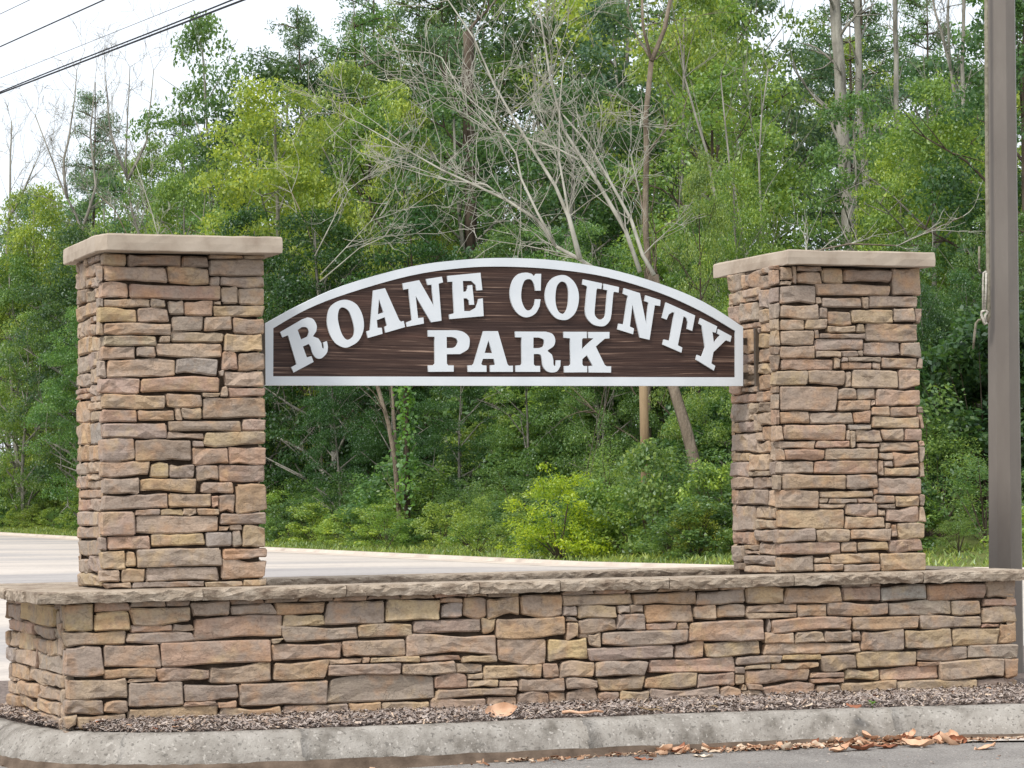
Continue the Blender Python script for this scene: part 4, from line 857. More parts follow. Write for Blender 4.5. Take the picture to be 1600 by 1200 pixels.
# points between kerb and wall
def bed_points(n, sd, umax=6.4):
    r = np.random.default_rng(sd); out = []
    bx = BK[:, 0]; front = BK[(BK[:, 1] < -0.1)]
    while len(out) < n:
        if r.random() < 0.12:
            v = r.uniform(-0.1, 1.6); bu = float(np.interp(-v, -BK[:60, 1], BK[:60, 0]))
            u = r.uniform(min(bu + 0.004, -0.2), -0.19)
            out.append((u, v, 0.185 + r.uniform(0, 0.02)))
        else:
            u = r.uniform(-0.15, umax); bv = float(np.interp(u, front[:, 0], front[:, 1]))
            v = r.uniform(min(bv + 0.006, -0.14), -0.13)
            t = min(1, (v - bv) / 0.10)
            out.append((u, v, 0.168 + 0.03 * t + r.uniform(0, 0.015) + 0.02 * max(0, (v + 0.22) / 0.1) * (v > -0.22)))
    return np.array(out)
o = obj('mulch_chips', chips('mulch_chips', bed_points(26000, 21), 0.022, CHIPS, 22), None, W(0, 0, -SZ), AL)
tag(o, 'grey brown shredded bark mulch covering the bed between wall and kerb', 'mulch', kind='stuff')
# fine litter in the gutter
r = np.random.default_rng(31); pts = []
while len(pts) < 2600:
    i = int(r.integers(30, len(BK) - 2)); u = BK[i][0]
    dens = 0.01 if BK[i][1] > -0.3 else (0.02 if u < 1.9 else (0.3 if u < 3 else 0.8))
    if 3.9 < u < 4.6: dens = 2.0
    if r.random() * 2 > dens: continue
    q = side_pt(i, 0.225 + abs(r.normal(0, 0.05))); pts.append((q[0] + r.uniform(-.04, .04), q[1], float(np.interp(W(q[0], q[1]).y, [14.0, 15.0], [-0.036, -0.002])) + r.uniform(0, 0.012)))
o = obj('leaf_litter', chips('leaf_litter', np.array(pts), 0.026, LITTER, 33, flat=0.25, ar=2.2), None, W(0, 0, -SZ), AL)
tag(o, 'crumbled dry leaf litter strewn along the gutter below the kerb', 'leaf litter', kind='stuff')
# mulch crumbs on the asphalt and grit
r = np.random.default_rng(35)
pts = np.stack([r.uniform(-1.5, 6.5, 900), r.uniform(-2.6, -0.8, 900), np.full(900, 0.006)], 1)
for p_q in pts: p_q[2] = float(np.interp(W(p_q[0], p_q[1]).y, [14.0, 15.0], [-0.035, -0.001]))
o = obj('lot_grit', chips('lot_grit', pts, 0.010, CHIPS, 36, flat=0.1, ar=1.8), None, W(0, 0, -SZ), AL)
tag(o, 'fine grit scattered over the grey asphalt below the kerb', 'grit', kind='stuff')

# ------------------------------------------------------------------ dry leaves, twigs, seedlings
def leaf_blade(sd, L, Wd, curl, lobes=0):
    r = np.random.default_rng(sd); nx, ny = 8, 4; V = []
    for i in range(nx + 1):
        t = i / nx; wv = Wd / 2 * (math.sin(math.pi * min(1, t * 0.96 + 0.04)) ** 0.7) * (1 + 0.22 * math.sin(t * 14 + sd) * (lobes > 0)) + 0.001
        for j in range(ny + 1):
            s_ = (j / ny - 0.5) * 2
            V.append((t * L - L / 2, s_ * wv, curl * Wd * (s_ * s_) * (0.7 + 0.5 * t) + 0.5 * abs(curl) * L * (t - 0.4) ** 2 * 3 + r.normal(0, 0.0022)))
    F = [[i * (ny + 1) + j, (i + 1) * (ny + 1) + j, (i + 1) * (ny + 1) + j + 1, i * (ny + 1) + j + 1] for i in range(nx) for j in range(ny)]
    return V, F
LM = {}
for k, mt in (('tan', DRY_TAN), ('rust', DRY_RUST), ('pale', DRY_PALE)):
    for q, (L_, W_, c_) in enumerate(((0.085, 0.045, 0.16), (0.11, 0.05, 0.32), (0.065, 0.038, -0.15))):
        V, F = leaf_blade(q * 7 + len(k), L_, W_, c_, q); LM[k, q] = mesh_np('dry_leaf', V, F, mt, True)
def put_leaf(P3, kind, q, rot, label, group, sc=1.0):
    o = obj('dry_leaf', LM[kind, q], None); o.location = P3; o.rotation_euler = rot; o.scale = (sc, sc, sc)
    tag(o, label, 'dead leaf', group)
    return o
def ground_at(px, py, z):
    p = at(px, py, 10.0); d = p - Vector((0, 0, CAM_H)); return d * ((z - CAM_H) / d.z) + Vector((0, 0, CAM_H))
r = np.random.default_rng(61)
specials = [
 (1345, 1176, 0.02, 'rust', 1, 1.25, 'crumpled rust red leaf standing up in the gutter pile, beside the pink tan leaf'),
 (1312, 1178, 0.02, 'tan', 1, 1.2, 'long curled tan leaf at the left end of the gutter pile'),
 (1432, 1170, 0.03, 'tan', 1, 1.5, 'largest leaf of the gutter pile, pinkish tan and arched, below the kerb joint'),
 (1385, 1172, 0.015, 'rust', 0, 1.4, 'flat brown leaf in the middle of the gutter pile'),
 (1098, 1187, 0.01, 'pale', 0, 1.25, 'pale cream curled leaf lying alone at the edge of the gutter'),
 (1540, 1174, 0.012, 'tan', 0, 1.5, 'wide flat tan leaf in the gutter near the right end'),
 (1262, 1102, 0.19, 'pale', 2, 1.0, 'small cream leaf on the mulch left of the orange one'),
 (1334, 1102, 0.20, 'rust', 2, 1.3, 'orange leaf on the mulch in front of the pillar'),
 (1378, 1090, 0.20, 'rust', 0, 1.2, 'brown leaf leaning on the foot of the wall, above the green sprout'),
 (1468, 1088, 0.20, 'pale', 2, 1.2, 'pale leaf resting against the foot of the wall on the right'),
 (1005, 1192, 0.01, 'rust', 0, 1.2, 'rust brown leaf at the left end of the gutter litter'),
]
for (px, py, z, kd, q, sc, lab) in specials:
    LOTZ = -0.004; p = ground_at(px, py - (4 if z < 0.1 else 0), LOTZ); LOTZ = float(np.interp(p.y, [14.0, 15.0], [-0.034, 0.0]))
    p = ground_at(px, py - (4 if z < 0.1 else 0), LOTZ if z < 0.1 else z)
    put_leaf(p, kd, q, (r.uniform(-0.25, 0.25), r.uniform(-0.2, 0.2), r.uniform(-0.5, 0.5)), lab, None, sc)
big = put_leaf(ground_at(783, 1112, 0.21), 'tan', 0, (0.9, -0.1, 0.2), 'big upright pinkish tan leaf on the mulch in front of the middle of the wall', None, 2.0)
for n in range(42):
    i = int(r.integers(arc_cut(2.7), len(BK) - 30)); q = side_pt(i, 0.245 + abs(r.normal(0, 0.045)))
    p = W(q[0], q[1], -SZ); p.z = float(np.interp(p.y, [14.0, 15.0], [-0.030, 0.004]))
    put_leaf(p, ('tan', 'rust', 'pale')[int(r.choice(3, p=[.55, .25, .2]))], int(r.integers(3)), (r.normal(0, 0.5), r.normal(0, 0.3), r.uniform(0, 6.28)), 'dry curled brown leaf among the litter in the gutter', 'dry leaves in the gutter', r.uniform(0.7, 1.25))
for n in range(16):
    i = arc_cut(r.uniform(3.75, 4.5)); q = side_pt(i, 0.235 + abs(r.normal(0, 0.03))); p = W(q[0] + r.normal(0, 0.03), q[1], -SZ); p.z = float(np.interp(p.y, [14.0, 15.0], [-0.022, 0.012])) + r.uniform(0, 0.02)
    put_leaf(p, ('tan', 'rust', 'pale')[int(r.choice(3, p=[.6, .3, .1]))], int(r.integers(3)), (r.normal(0, 0.5), r.normal(0, 0.4), r.uniform(0, 6.28)), 'dead leaf heaped in the gutter pile by the kerb joint', 'leaves of the gutter pile', r.uniform(0.8, 1.4))
bp = bed_points(22, 63)
for n in range(22):
    p = W(bp[n][0], bp[n][1], -SZ + bp[n][2] + 0.008)
    put_leaf(p, ('tan', 'rust', 'pale')[int(r.integers(3))], 2, (r.normal(0, 0.4), r.normal(0, 0.3), r.uniform(0, 6.28)), 'small dead leaf lying on the bark mulch', 'small leaves on the mulch', r.uniform(0.4, 0.8))
def stick(a, b2, rad, mat, label, group=None):
    pa, pb_ = Vector(a), Vector(b2); mid = (pa + pb_) / 2; mb = MB()
    k = 5; pts_ = [pa.lerp(pb_, i / k) - mid + Vector((0, 0, 0.006 * math.sin(i * 1.9))) for i in range(k + 1)]
    mb.tube(pts_, [rad * (1 - 0.07 * i) for i in range(k + 1)], 7)
    o = obj('stick', mb.mesh('stick', mat, True), None, mid); tag(o, label, 'stick', group)
stick(ground_at(878, 1113, 0.20), ground_at(943, 1112, 0.20), 0.009, DRY_TAN, 'thick pinkish stick lying level on the mulch, left of the thin crossed ones')
stick(ground_at(964, 1099, 0.20), ground_at(1035, 1106, 0.20), 0.005, POLEWOOD, 'long yellowish stick lying on the mulch, the upper of two that cross')
stick(ground_at(985, 1103, 0.205), ground_at(1036, 1111, 0.195), 0.005, POLEWOOD, 'lower of the two yellowish sticks crossing on the mulch')
stick(ground_at(856, 1082, 0.20), ground_at(878, 1098, 0.20), 0.004, DEADWOOD, 'thin grey twig leaning on the mulch near the wall foot, above the thick stick')
stick(ground_at(918, 1098, 0.20), ground_at(962, 1089, 0.205), 0.0035, DEADWOOD, 'thin pale twig rising to the right towards the wall foot')
stick(ground_at(1092, 1100, 0.20), ground_at(1122, 1105, 0.20), 0.006, POLEWOOD, 'short tan stick on the mulch below the wall, right of the crossed ones')
stick(ground_at(1306, 1156, 0.06), ground_at(1322, 1174, 0.02), 0.003, BARK_DARK, 'thin dark twig poking up from the gutter pile against the kerb')
def sprout(px, py, h, label):
    p = ground_at(px, py, 0.19); t = tag(empty('seedling', p), label, 'seedling')
    mb = MB(); mb.tube([(0, 0, 0), (0.002, 0, h * 0.6)], [0.0015, 0.001], 4)
    st = obj('stem', mb.mesh('stem', GRASS), t); st.color = lin(90, 120, 50)
    for k in range(5):
        a = k * 1.3 + px; L_ = h * 0.55
        d = Vector((math.cos(a), math.sin(a), 0.5)) * L_; s_ = Vector((-math.sin(a), math.cos(a), 0)) * L_ * 0.3
        b0 = Vector((0, 0, h * (0.4 + 0.1 * (k % 3))))
        me = mesh_np('leaf', [b0, b0 + d * 0.5 + s_, b0 + d, b0 + d * 0.5 - s_], [[0, 1, 2, 3]], LEAF)
        o = obj('leaf', me, t); o.color = lin(96, 140, 52)
sprout(1363, 1108, 0.055, 'small green seedling in the mulch at the kerb, left of the kerb joint')
sprout(1550, 1078, 0.06, 'small green seedling against the foot of the wall at the far right')
sprout(1035, 1082, 0.03, 'tiny green seedling at the foot of the wall, above the crossed sticks')

# ------------------------------------------------------------------ metal pole with halyard
PY = 17.6
pb0 = at(1572, 980, PY); pt0 = at(1564, 0, PY)
base_z = float(hgt(pb0.x, PY)); d_ = (pt0 - pb0) / (pt0.z - pb0.z)
pbase = pb0 + d_ * (base_z - pb0.z)
pole = tag(empty('flag_pole', pbase), 'tall dark bronze faceted metal pole with a tied halyard rope, at the right edge', 'pole')
mb = MB()
n = 8; hts = [0, 1.2, 2.4, 4.0, 7.0, 9.5]
V = []
for h in hts:
    c_ = d_ * h; rad = 0.112 - 0.0045 * h
    for k in range(n):
        t = 2 * math.pi * (k + 0.18) / n; V.append((c_.x + rad * math.cos(t), c_.y + rad * math.sin(t), h))
F = [[i * n + k, i * n + (k + 1) % n, (i + 1) * n + (k + 1) % n, (i + 1) * n + k] for i in range(len(hts) - 1) for k in range(n)]
F.append([(len(hts) - 1) * n + k for k in range(n)])
obj('shaft', mesh_np('shaft', V, F, POLE), pole)
mb = MB(); mb.box(-0.19, 0.19, -0.19, 0.19, -0.02, 0.03)
obj('base_plate', mb.mesh('base_plate', BRACKET), pole)
def rope_pts(L, dy=-0.02): return [at(px, py, PY - 0.09 + dy) - pbase for px, py in L]
mb = MB(); mb.tube(rope_pts([(1540.5, -60), (1541.5, 150), (1542.5, 300), (1544, 425), (1545, 495), (1542, 504)]), [0.0125] * 6, 7)
obj('halyard_rope', mb.mesh('halyard_rope', ROPE_DULL, True), pole)
mb = MB(); mb.tube(rope_pts([(1542, 504), (1539, 507), (1536, 500), (1533.5, 492), (1534, 487), (1539, 484.5), (1543, 487), (1539, 493), (1540, 503)], -0.03), [0.009] * 9, 7)
mb.tube(rope_pts([(1541, 424), (1537, 426), (1536, 450), (1536, 484)], -0.03), [0.007] * 4, 6)
mb.tube(rope_pts([(1541, 426), (1540.5, 450), (1539, 484)], -0.035), [0.007] * 3, 6)
obj('rope_knot', mb.mesh('rope_knot', ROPE, True), pole)
mb = MB(); mb.tube(rope_pts([(1544, 425), (1538, 425.5), (1532, 427)], -0.02), [0.006, 0.006, 0.004], 6)
obj('cleat', mb.mesh('cleat', WIRE, True), pole)
mb = MB(); mb.tube(rope_pts([(1534, 499), (1529, 500), (1525, 505), (1523, 520), (1520.5, 545)], -0.03), [0.007, 0.007, 0.008, 0.009, 0.006], 7)
obj('rope_tail', mb.mesh('rope_tail', ROPE_DULL, True), pole)
mb = MB(); mb.tube(rope_pts([(1530, 385), (1530, 420)], 0.0), [0.007, 0.007], 6)
mb.tube(rope_pts([(1530, 420), (1533, 427)], 0.0), [0.006, 0.006], 6)
obj('rope_end', mb.mesh('rope_end', ROPE_DULL, True), pole)

# ------------------------------------------------------------------ overhead lines
def wire(a, b2, rad, label, twist=None, dash=False):
    A, B = at(*a), at(*b2); D = B - A; pts_ = []
    for i in range(25):
        t = -0.5 + 2.0 * i / 24; p = A + D * t; p.z -= 0.35 * (1 - ((t - 0.5)) ** 2) * 0 ; pts_.append(p)
    mid = Vector(pts_[12]); mb = MB(); mb.tube([p - mid for p in pts_], [rad] * 25, 5)
    if twist:
        mb.tube([p - mid + Vector((0.02 * math.sin(i * 0.5), 0, 0.012 + 0.0028 * i)) for i, p in enumerate(pts_)], [rad * 0.8] * 25, 5)
    o = obj('power_line', mb.mesh('power_line', WIRE), None, mid)
    tag(o, label, 'power line', 'overhead lines at the top left')
wire((0, 22, 58), (46, 0, 54), 0.007, 'thin overhead wire across the extreme top left corner, highest of the four')
wire((0, 73, 56), (162, 0, 46), 0.013, 'second overhead wire from the top, dark and plain')
wire((0, 122, 60), (304, 0, 44), 0.005, 'very thin faint overhead wire, just above the thick cable')
wire((0, 146, 52), (380, 0, 36), 0.015, 'thick black double overhead cable, lowest of the four', twist=True)

# ------------------------------------------------------------------ vegetation
def leaves_np(C, Nrm, size, r, width=0.55):
    """diamond leaves at C facing Nrm; returns verts (4n,3), faces (n,4)"""
    n = len(C)
    Nrm = Nrm / (np.linalg.norm(Nrm, axis=1)[:, None] + 1e-9)
    t = r.normal(0, 1, (n, 3)); t -= (t * Nrm).sum(1)[:, None] * Nrm; t /= (np.linalg.norm(t, axis=1)[:, None] + 1e-9)
    s_ = np.cross(Nrm, t); L = (size * r.uniform(0.6, 1.35, n))[:, None]
    V = np.stack([C - t * L * 0.5, C + s_ * L * width * 0.5 + Nrm * L * 0.06, C + t * L * 0.5, C - s_ * L * width * 0.5 + Nrm * L * 0.06], 1).reshape(-1, 3)
    return V, (np.arange(n) * 4)[:, None] + np.array([0, 1, 2, 3])

def crown_mesh(name, sd, clusters, n_leaf, size, flat=0.35, spread=0.5, width=0.55, up=0.9):
    """clusters: (k,4) centres and radii"""
    r = np.random.default_rng(sd); k = len(clusters)
    per = np.maximum(8, (n_leaf * clusters[:, 3] ** 2 / (clusters[:, 3] ** 2).sum())).astype(int)
    idx = np.repeat(np.arange(k), per); n = len(idx)
    d = r.normal(0, 1, (n, 3)); d /= np.linalg.norm(d, axis=1)[:, None]
    rad = r.uniform(0, 1, n) ** 0.45
    off = d * rad[:, None] * clusters[idx, 3][:, None]; off[:, 2] *= flat
    off[:, 2] -= 0.25 * (off[:, 0] ** 2 + off[:, 1] ** 2) / (clusters[idx, 3] + 1e-6)      # sprays droop at the rim
    C = clusters[idx, :3] + off
    nrm = r.normal(0, 0.75, (n, 3)); nrm[:, 2] += up; nrm += d * 0.35
    V, F = leaves_np(C, nrm, size, r, width)
    return mesh_np(name, V, F, LEAF)

def broad_tree(sd, H, z0, R, ncl, nleaf, size, bark, trunk_r, clr=(0.5, 1.05), flat=0.36):
    """trunk + limbs mesh and crown mesh of a broadleaved tree H m tall"""
    r = np.random.default_rng(sd); mb = MB()
    lean = r.normal(0, 0.03, 2)
    tp = [Vector((lean[0] * z + 0.12 * math.sin(z * 0.7 + sd), lean[1] * z + 0.1 * math.cos(z * 0.6 + sd), z)) for z in np.linspace(0, H * 0.93, 9)]
    mb.tube(tp, [trunk_r * (1 - 0.1 * i) for i in range(9)], 8)
    cl = []
    nl = 15
    for i in range(nl):
        t = z0 / H + (0.95 - z0 / H) * (i + 0.5) / nl
        zc = t * H; base = tp[0].lerp(tp[-1], max(0, (zc - 0.12 * H)) / (0.93 * H))
        prof_ = math.sin(math.pi * min(1, max(0.08, (zc - z0) / (H - z0) * 0.86 + 0.12))) ** 0.75
        az = i * 2.4 + r.uniform(-0.4, 0.4); rr = R * prof_ * r.uniform(0.75, 1.2)
        tip = Vector((tp[0].x + math.cos(az) * rr, math.sin(az) * rr, zc + 0.12 * H * r.uniform(-0.1, 0.6)))
        mid_ = base.lerp(tip, 0.5) + Vector((0, 0, 0.25 * rr * r.uniform(-0.2, 0.5)))
        br = trunk_r * (1 - t) * 0.6 + 0.018
        mb.tube([base, mid_, tip], [br, br * 0.6, br * 0.25], 5, cap=False)
        for q in range(3):
            s2 = mid_.lerp(tip, r.uniform(0.1, 0.9)); e2 = s2 + Vector(r.normal(0, 0.22 * R, 3)) + Vector((0, 0, 0.1 * R))
            mb.tube([s2, e2], [br * 0.4, br * 0.12], 4, cap=False)
    # leaf sprays fill the crown, biased outwards
    k = 0
    while len(cl) < ncl:
        zc = r.uniform(z0, H); u_ = (zc - z0) / (H - z0)
        prof_ = max(0.1, math.sin(math.pi * min(1, u_ * 0.86 + 0.12))) ** 0.75
        az = r.uniform(0, 6.283)
        lob = 1 + 0.22 * math.sin(az * 3 + zc * 1.3 + sd) + 0.14 * math.sin(az * 5 - zc * 2.1)
        rr = R * prof_ * lob * r.uniform(0.25, 1.0) ** 0.5
        cl.append((tp[0].x + lean[0] * zc + rr * math.cos(az), lean[1] * zc + rr * math.sin(az), zc, r.uniform(*clr) * (0.7 + 0.3 * prof_)))
    cl = np.array(cl)
    return mb.mesh('trunk', bark, True), crown_mesh('crown', sd + 1, cl, nleaf, size, flat=flat)

def pine_tree(sd, H, z0, R, nleaf):
    r = np.random.default_rng(sd); mb = MB()
    tp = [Vector((0.15 * math.sin(z * 0.3 + sd), 0.12 * math.cos(z * 0.25), z)) for z in np.linspace(0, H, 9)]
    mb.tube(tp, [0.24 * (1 - 0.115 * i) for i in range(9)], 8)
    cl = []; z = z0
    while z < H - 0.3:
        u_ = (z - z0) / (H - z0); rr0 = R * (1 - u_) ** 0.42 * (0.45 + 0.55 * min(1, u_ * 4))
        for q in range(int(r.integers(3, 6))):
            az = r.uniform(0, 6.28); rr = rr0 * r.uniform(0.6, 1.15) + 0.3
            b0 = Vector((0.15 * math.sin(z * 0.3 + sd), 0, z)); e = b0 + Vector((math.cos(az) * rr, math.sin(az) * rr, rr * r.uniform(0.0, 0.35)))
            mb.tube([b0, b0.lerp(e, 0.6) + Vector((0, 0, 0.05)), e], [0.05 * (1 - u_ * 0.6), 0.025, 0.01], 4, cap=False)
            m_ = max(2, int(rr / 0.33))
            for j in range(m_):
                t = 0.35 + 0.65 * (j + 0.5) / m_
                p = b0.lerp(e, t); w_ = 0.45 * rr * t * 0.5
                cl.append((p.x - math.sin(az) * r.uniform(-w_, w_), p.y + math.cos(az) * r.uniform(-w_, w_), p.z + r.uniform(-0.1, 0.25), r.uniform(0.3, 0.6)))
        z += r.uniform(0.35, 0.75)
    return mb.mesh('trunk', BARK_DARK, True), crown_mesh('crown', sd + 1, np.array(cl), nleaf, 0.17, flat=0.6, width=0.30, up=0.5)

def shrub_mesh(sd, H, R, ncl, nleaf, size, width=0.55):
    r = np.random.default_rng(sd); mb = MB(); cl = []
    for i in range(ncl):
        az = r.uniform(0, 6.283); el = r.uniform(0, 1) ** 0.8
        rr = R * math.sqrt(max(0.05, 1 - (el * 0.95) ** 2)) * r.uniform(0.35, 1.05) * (1 + 0.2 * math.sin(az * 3 + sd))
        cl.append((rr * math.cos(az), rr * math.sin(az), H * (0.06 + 0.9 * el) * r.uniform(0.8, 1.05), r.uniform(0.13, 0.32) * (R ** 0.5)))
        if i % 6 == 0: mb.tube([(0, 0, 0), (rr * 0.5 * math.cos(az), rr * 0.5 * math.sin(az), H * el * 0.5), cl[-1][:3]], [0.02, 0.012, 0.004], 4, cap=False)
    return mb.mesh('stems', BARK_DARK), crown_mesh('foliage', sd + 1, np.array(cl), nleaf, size, flat=0.55, width=width, up=0.8)

BT = [broad_tree(100 + i, H, z0, R, ncl, nl, sz, bark, tr) for i, (H, z0, R, ncl, nl, sz, bark, tr) in enumerate([
    (10.0, 0.8, 2.7, 120, 30000, 0.115, BARK_GREY, 0.14),
    (10.0, 1.2, 2.4, 105, 26000, 0.115, BARK_DARK, 0.13),
    (10.0, 0.5, 3.1, 140, 34000, 0.115, BARK_GREY, 0.15),
    (10.0, 3.0, 2.6, 80, 12500, 0.13, BARK_GREY, 0.13),      # open crown
])]
PT = [pine_tree(200, 16, 5.0, 3.3, 24000), pine_tree(210, 17, 4.0, 3.0, 24000)]
SH = [shrub_mesh(300 + i, 2.0, R, ncl, nl, sz, wd) for i, (R, ncl, nl, sz, wd) in enumerate([
    (1.15, 60, 4200, 0.085, 0.6), (1.0, 50, 3600, 0.075, 0.5), (1.3, 70, 4600, 0.10, 0.65), (0.95, 60, 5200, 0.055, 0.35), (1.15, 75, 9000, 0.065, 0.42)])]

MS = [shrub_mesh(330 + i, 3.6, R, ncl, nl, sz, wd) for i, (R, ncl, nl, sz, wd) in enumerate([
    (1.7, 90, 12000, 0.10, 0.6), (1.5, 80, 11000, 0.09, 0.5), (1.9, 100, 13000, 0.11, 0.65)])]
C_BRIGHT = lin(150, 170, 84); C_YEL = lin(162, 176, 80); C_MID = lin(130, 156, 82); C_DEEP = lin(104, 134, 76)
C_SHADE = lin(66, 98, 52)  # leaf green with forest shade put into the colour, behind the sign's left half
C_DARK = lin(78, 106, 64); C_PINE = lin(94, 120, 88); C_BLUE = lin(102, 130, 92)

edgeY_ = lambda px: float(np.interp(px, [-100, 0, 415, 900, 1140, 1600], [80, 70, 48.5, 37, 35, 33]))
def plant(kind, idx, x, y, H, color, label, cat, group=None, name=None, wide=1.0, rz=None, zoff=0.0):
    if kind == 's' and H > 2.2: kind, idx = 'm', idx % 3
    src = {'b': BT, 'p': PT, 's': SH, 'm': MS}[kind][idx]
    native = {'b': 10.0, 'p': 16.0, 's': 2.0, 'm': 3.6}[kind]
    s_ = H / native
    nm = name or {'b': 'broadleaf_tree', 'p': 'pine_tree', 's': 'shrub', 'm': 'shrub'}[kind]
    t = empty(nm, (x, y, float(hgt(x, y)) - 0.05 + zoff), rng.uniform(0, 6.28) if rz is None else rz)
    t.scale = (s_ * wide, s_ * wide, s_)
    tag(t, label, cat, group)
    tr = obj('stems' if kind in 'sm' else 'trunk', src[0], t)
    cw = obj('foliage' if kind in 'sm' else 'crown', src[1], t)
    j = rng.uniform(0.95, 1.05, 3) * rng.uniform(0.88, 1.14)
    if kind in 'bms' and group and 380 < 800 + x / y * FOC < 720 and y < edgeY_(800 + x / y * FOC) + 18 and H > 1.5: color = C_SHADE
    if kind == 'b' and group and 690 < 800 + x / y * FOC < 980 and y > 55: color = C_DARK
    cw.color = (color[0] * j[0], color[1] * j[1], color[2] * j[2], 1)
    return t

def colx(px, Y): return at(px, 600, Y).x
def top_H(px, py, Y):
    p = at(px, py, Y); return p.z - float(hgt(p.x, Y))

# named trees that stand out: px, Y, top py, kind, proto, colour, width factor, label
NAMED = [
 (60, 80, 285, 'b', 2, C_BRIGHT, 0.85, 'bright green rounded tree low at the far left, above the road'),
 (150, 92, 165, 'p', 1, C_BLUE, 0.62, 'dark blue green conifer poking through the bare branches on the left'),
 (215, 84, 215, 'b', 1, C_MID, 0.75, 'mid green tree right of the bare branches on the left'),
 (335, 78, 22, 'b', 3, C_DEEP, 0.72, 'tall airy dark green tree standing alone against the sky under the cables'),
 (300, 70, 215, 'b', 0, C_MID, 0.6, 'green tree behind the left pillar cap, below the tall airy one'),
 (430, 62, 130, 'b', 2, C_YEL, 0.95, 'bright yellow green tree above the cap of the left pillar'),
 (520, 66, 95, 'b', 0, C_BRIGHT, 0.8, 'light green tree between the yellow green one and the bare limbs'),
 (470, 92, 5, 'p', 0, C_BLUE, 0.8, 'airy blue green pine against the sky, top left of centre'),
 (585, 96, -10, 'p', 1, C_BLUE, 0.8, 'blue green pine right of the airy one at the top'),
 (645, 60, 120, 'b', 1, C_BRIGHT, 0.6, 'narrow yellowish green tree behind the bare limbs'),
 (700, 74, -60, 'p', 1, C_DARK, 0.8, 'dark pine behind the left half of the bare limbs'),
 (1060, 58, -40, 'b', 0, C_BRIGHT, 0.72, 'light green tree at top centre right, round the forked trunk'),
 (960, 72, -110, 'b', 3, C_BRIGHT, 1.0, 'airy light green tree at the top, behind the dead limbs'),
 (840, 76, -120, 'b', 1, C_MID, 0.9, 'green tree at the top centre behind the spray of dead branches'),
 (1345, 72, 60, 'b', 3, C_BRIGHT, 0.8, 'airy light green tree between the grey trunks and the metal pole'),
 (1150, 60, -50, 'b', 1, C_MID, 0.85, 'mid green tree left of the tall grey trunks'),
 (1170, 46, 250, 'b', 2, C_MID, 0.62, 'leafy green tree between the sign and the right pillar cap'),
 (1085, 44.5, 235, 'b', 1, C_MID, 0.5, 'slim leafy tree in front of the forked grey trunk'),
 (1460, 50, 120, 'b', 0, C_MID, 1.0, 'full green maple beside the dark metal pole'),
 (1395, 52, 220, 'b', 2, C_BRIGHT, 0.72, 'lighter green tree behind the cap of the right pillar'),
 (1590, 48, -40, 'b', 1, C_DARK, 1.0, 'dark green tree right of the metal pole'),
]
for (px, Y, ty, kd, ix, colr, wd, lab) in NAMED:
    x = colx(px, Y); H = top_H(px, ty, Y)
    plant(kd, ix, x, Y, H, colr, lab, 'tree', wide=wd * (0.8 if kd == 'b' else 1.0))

ZONES = [(60, 'at the left edge'), (120, 'just left of the left pillar'), (270, 'behind the left half of the left pillar'), (415, 'behind the right half of the left pillar'),
         (500, 'behind the R of the sign'), (580, 'behind the O and A of the sign'), (660, 'behind the N of the sign'), (740, 'behind the P of the sign'), (800, 'behind the A of PARK'),
         (870, 'behind the C and O of the sign'), (950, 'behind the U and K of the sign'), (1040, 'behind the second N of the sign'), (1140, 'behind the T and Y of the sign'),
         (1240, 'behind the left side of the right pillar'), (1340, 'behind the middle of the right pillar'), (1440, 'behind the right edge of the right pillar'), (1545, 'between the right pillar and the metal pole'), (9999, 'right of the metal pole')]
def zone(x, y):
    px = 800 + x / y * FOC
    for lim_, t in ZONES:
        if px < lim_: return t
# forest body
def fill_row(Y0f, dpx, ty_fn, kinds, cols, wd, label, group, x0=-60, x1=1680, jit=25, skip=None):
    px = x0
    while px < x1:
        Y = Y0f(px) + rng.uniform(-2, 2)
        p = px + rng.uniform(-jit, jit); ty = ty_fn(p) + rng.uniform(-25, 25)
        kd, ix = kinds[int(rng.integers(len(kinds)))]
        if skip and skip[0] < p < skip[1]: px += 45; continue
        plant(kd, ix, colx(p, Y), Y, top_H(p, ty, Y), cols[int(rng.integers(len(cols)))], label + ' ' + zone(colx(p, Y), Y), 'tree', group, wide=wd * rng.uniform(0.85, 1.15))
        px += dpx * rng.uniform(0.85, 1.15)
edgeY = lambda px: float(np.interp(px, [-100, 0, 415, 900, 1140, 1600], [80, 70, 48.5, 37, 35, 33]))
sky = lambda px: float(np.interp(px, [-60, 0, 60, 130, 250, 420, 480, 1100, 1230, 1330, 1500, 1700], [320, 300, 280, 260, 225, 190, 60, -20, 30, 40, 70, -40]))
fill_row(lambda p: edgeY(p) + 40, 125, lambda p: sky(p) - (60 if p > 600 else 0), [('b', 3), ('b', 3), ('p', 1)], [C_PINE, C_DARK, C_DEEP, C_MID], 0.85, 'tall tree far back', 'trees far back in the forest', skip=(1225, 1310))
fill_row(lambda p: edgeY(p) + 30, 135, lambda p: sky(p) + (0 if p > 600 else 40), [('p', 0), ('b', 3), ('b', 3)], [C_PINE, C_DARK, C_BLUE], 0.85, 'tall airy tree deep in the forest', 'trees deep in the forest', skip=(1225, 1310))
fill_row(lambda p: edgeY(p) + 20, 110, lambda p: sky(p) + 110, [('b', 3), ('b', 1), ('b', 3)], [C_DEEP, C_MID, C_BRIGHT], 0.8, 'green tree of middle depth', 'trees in the middle of the forest', skip=(1235, 1300))
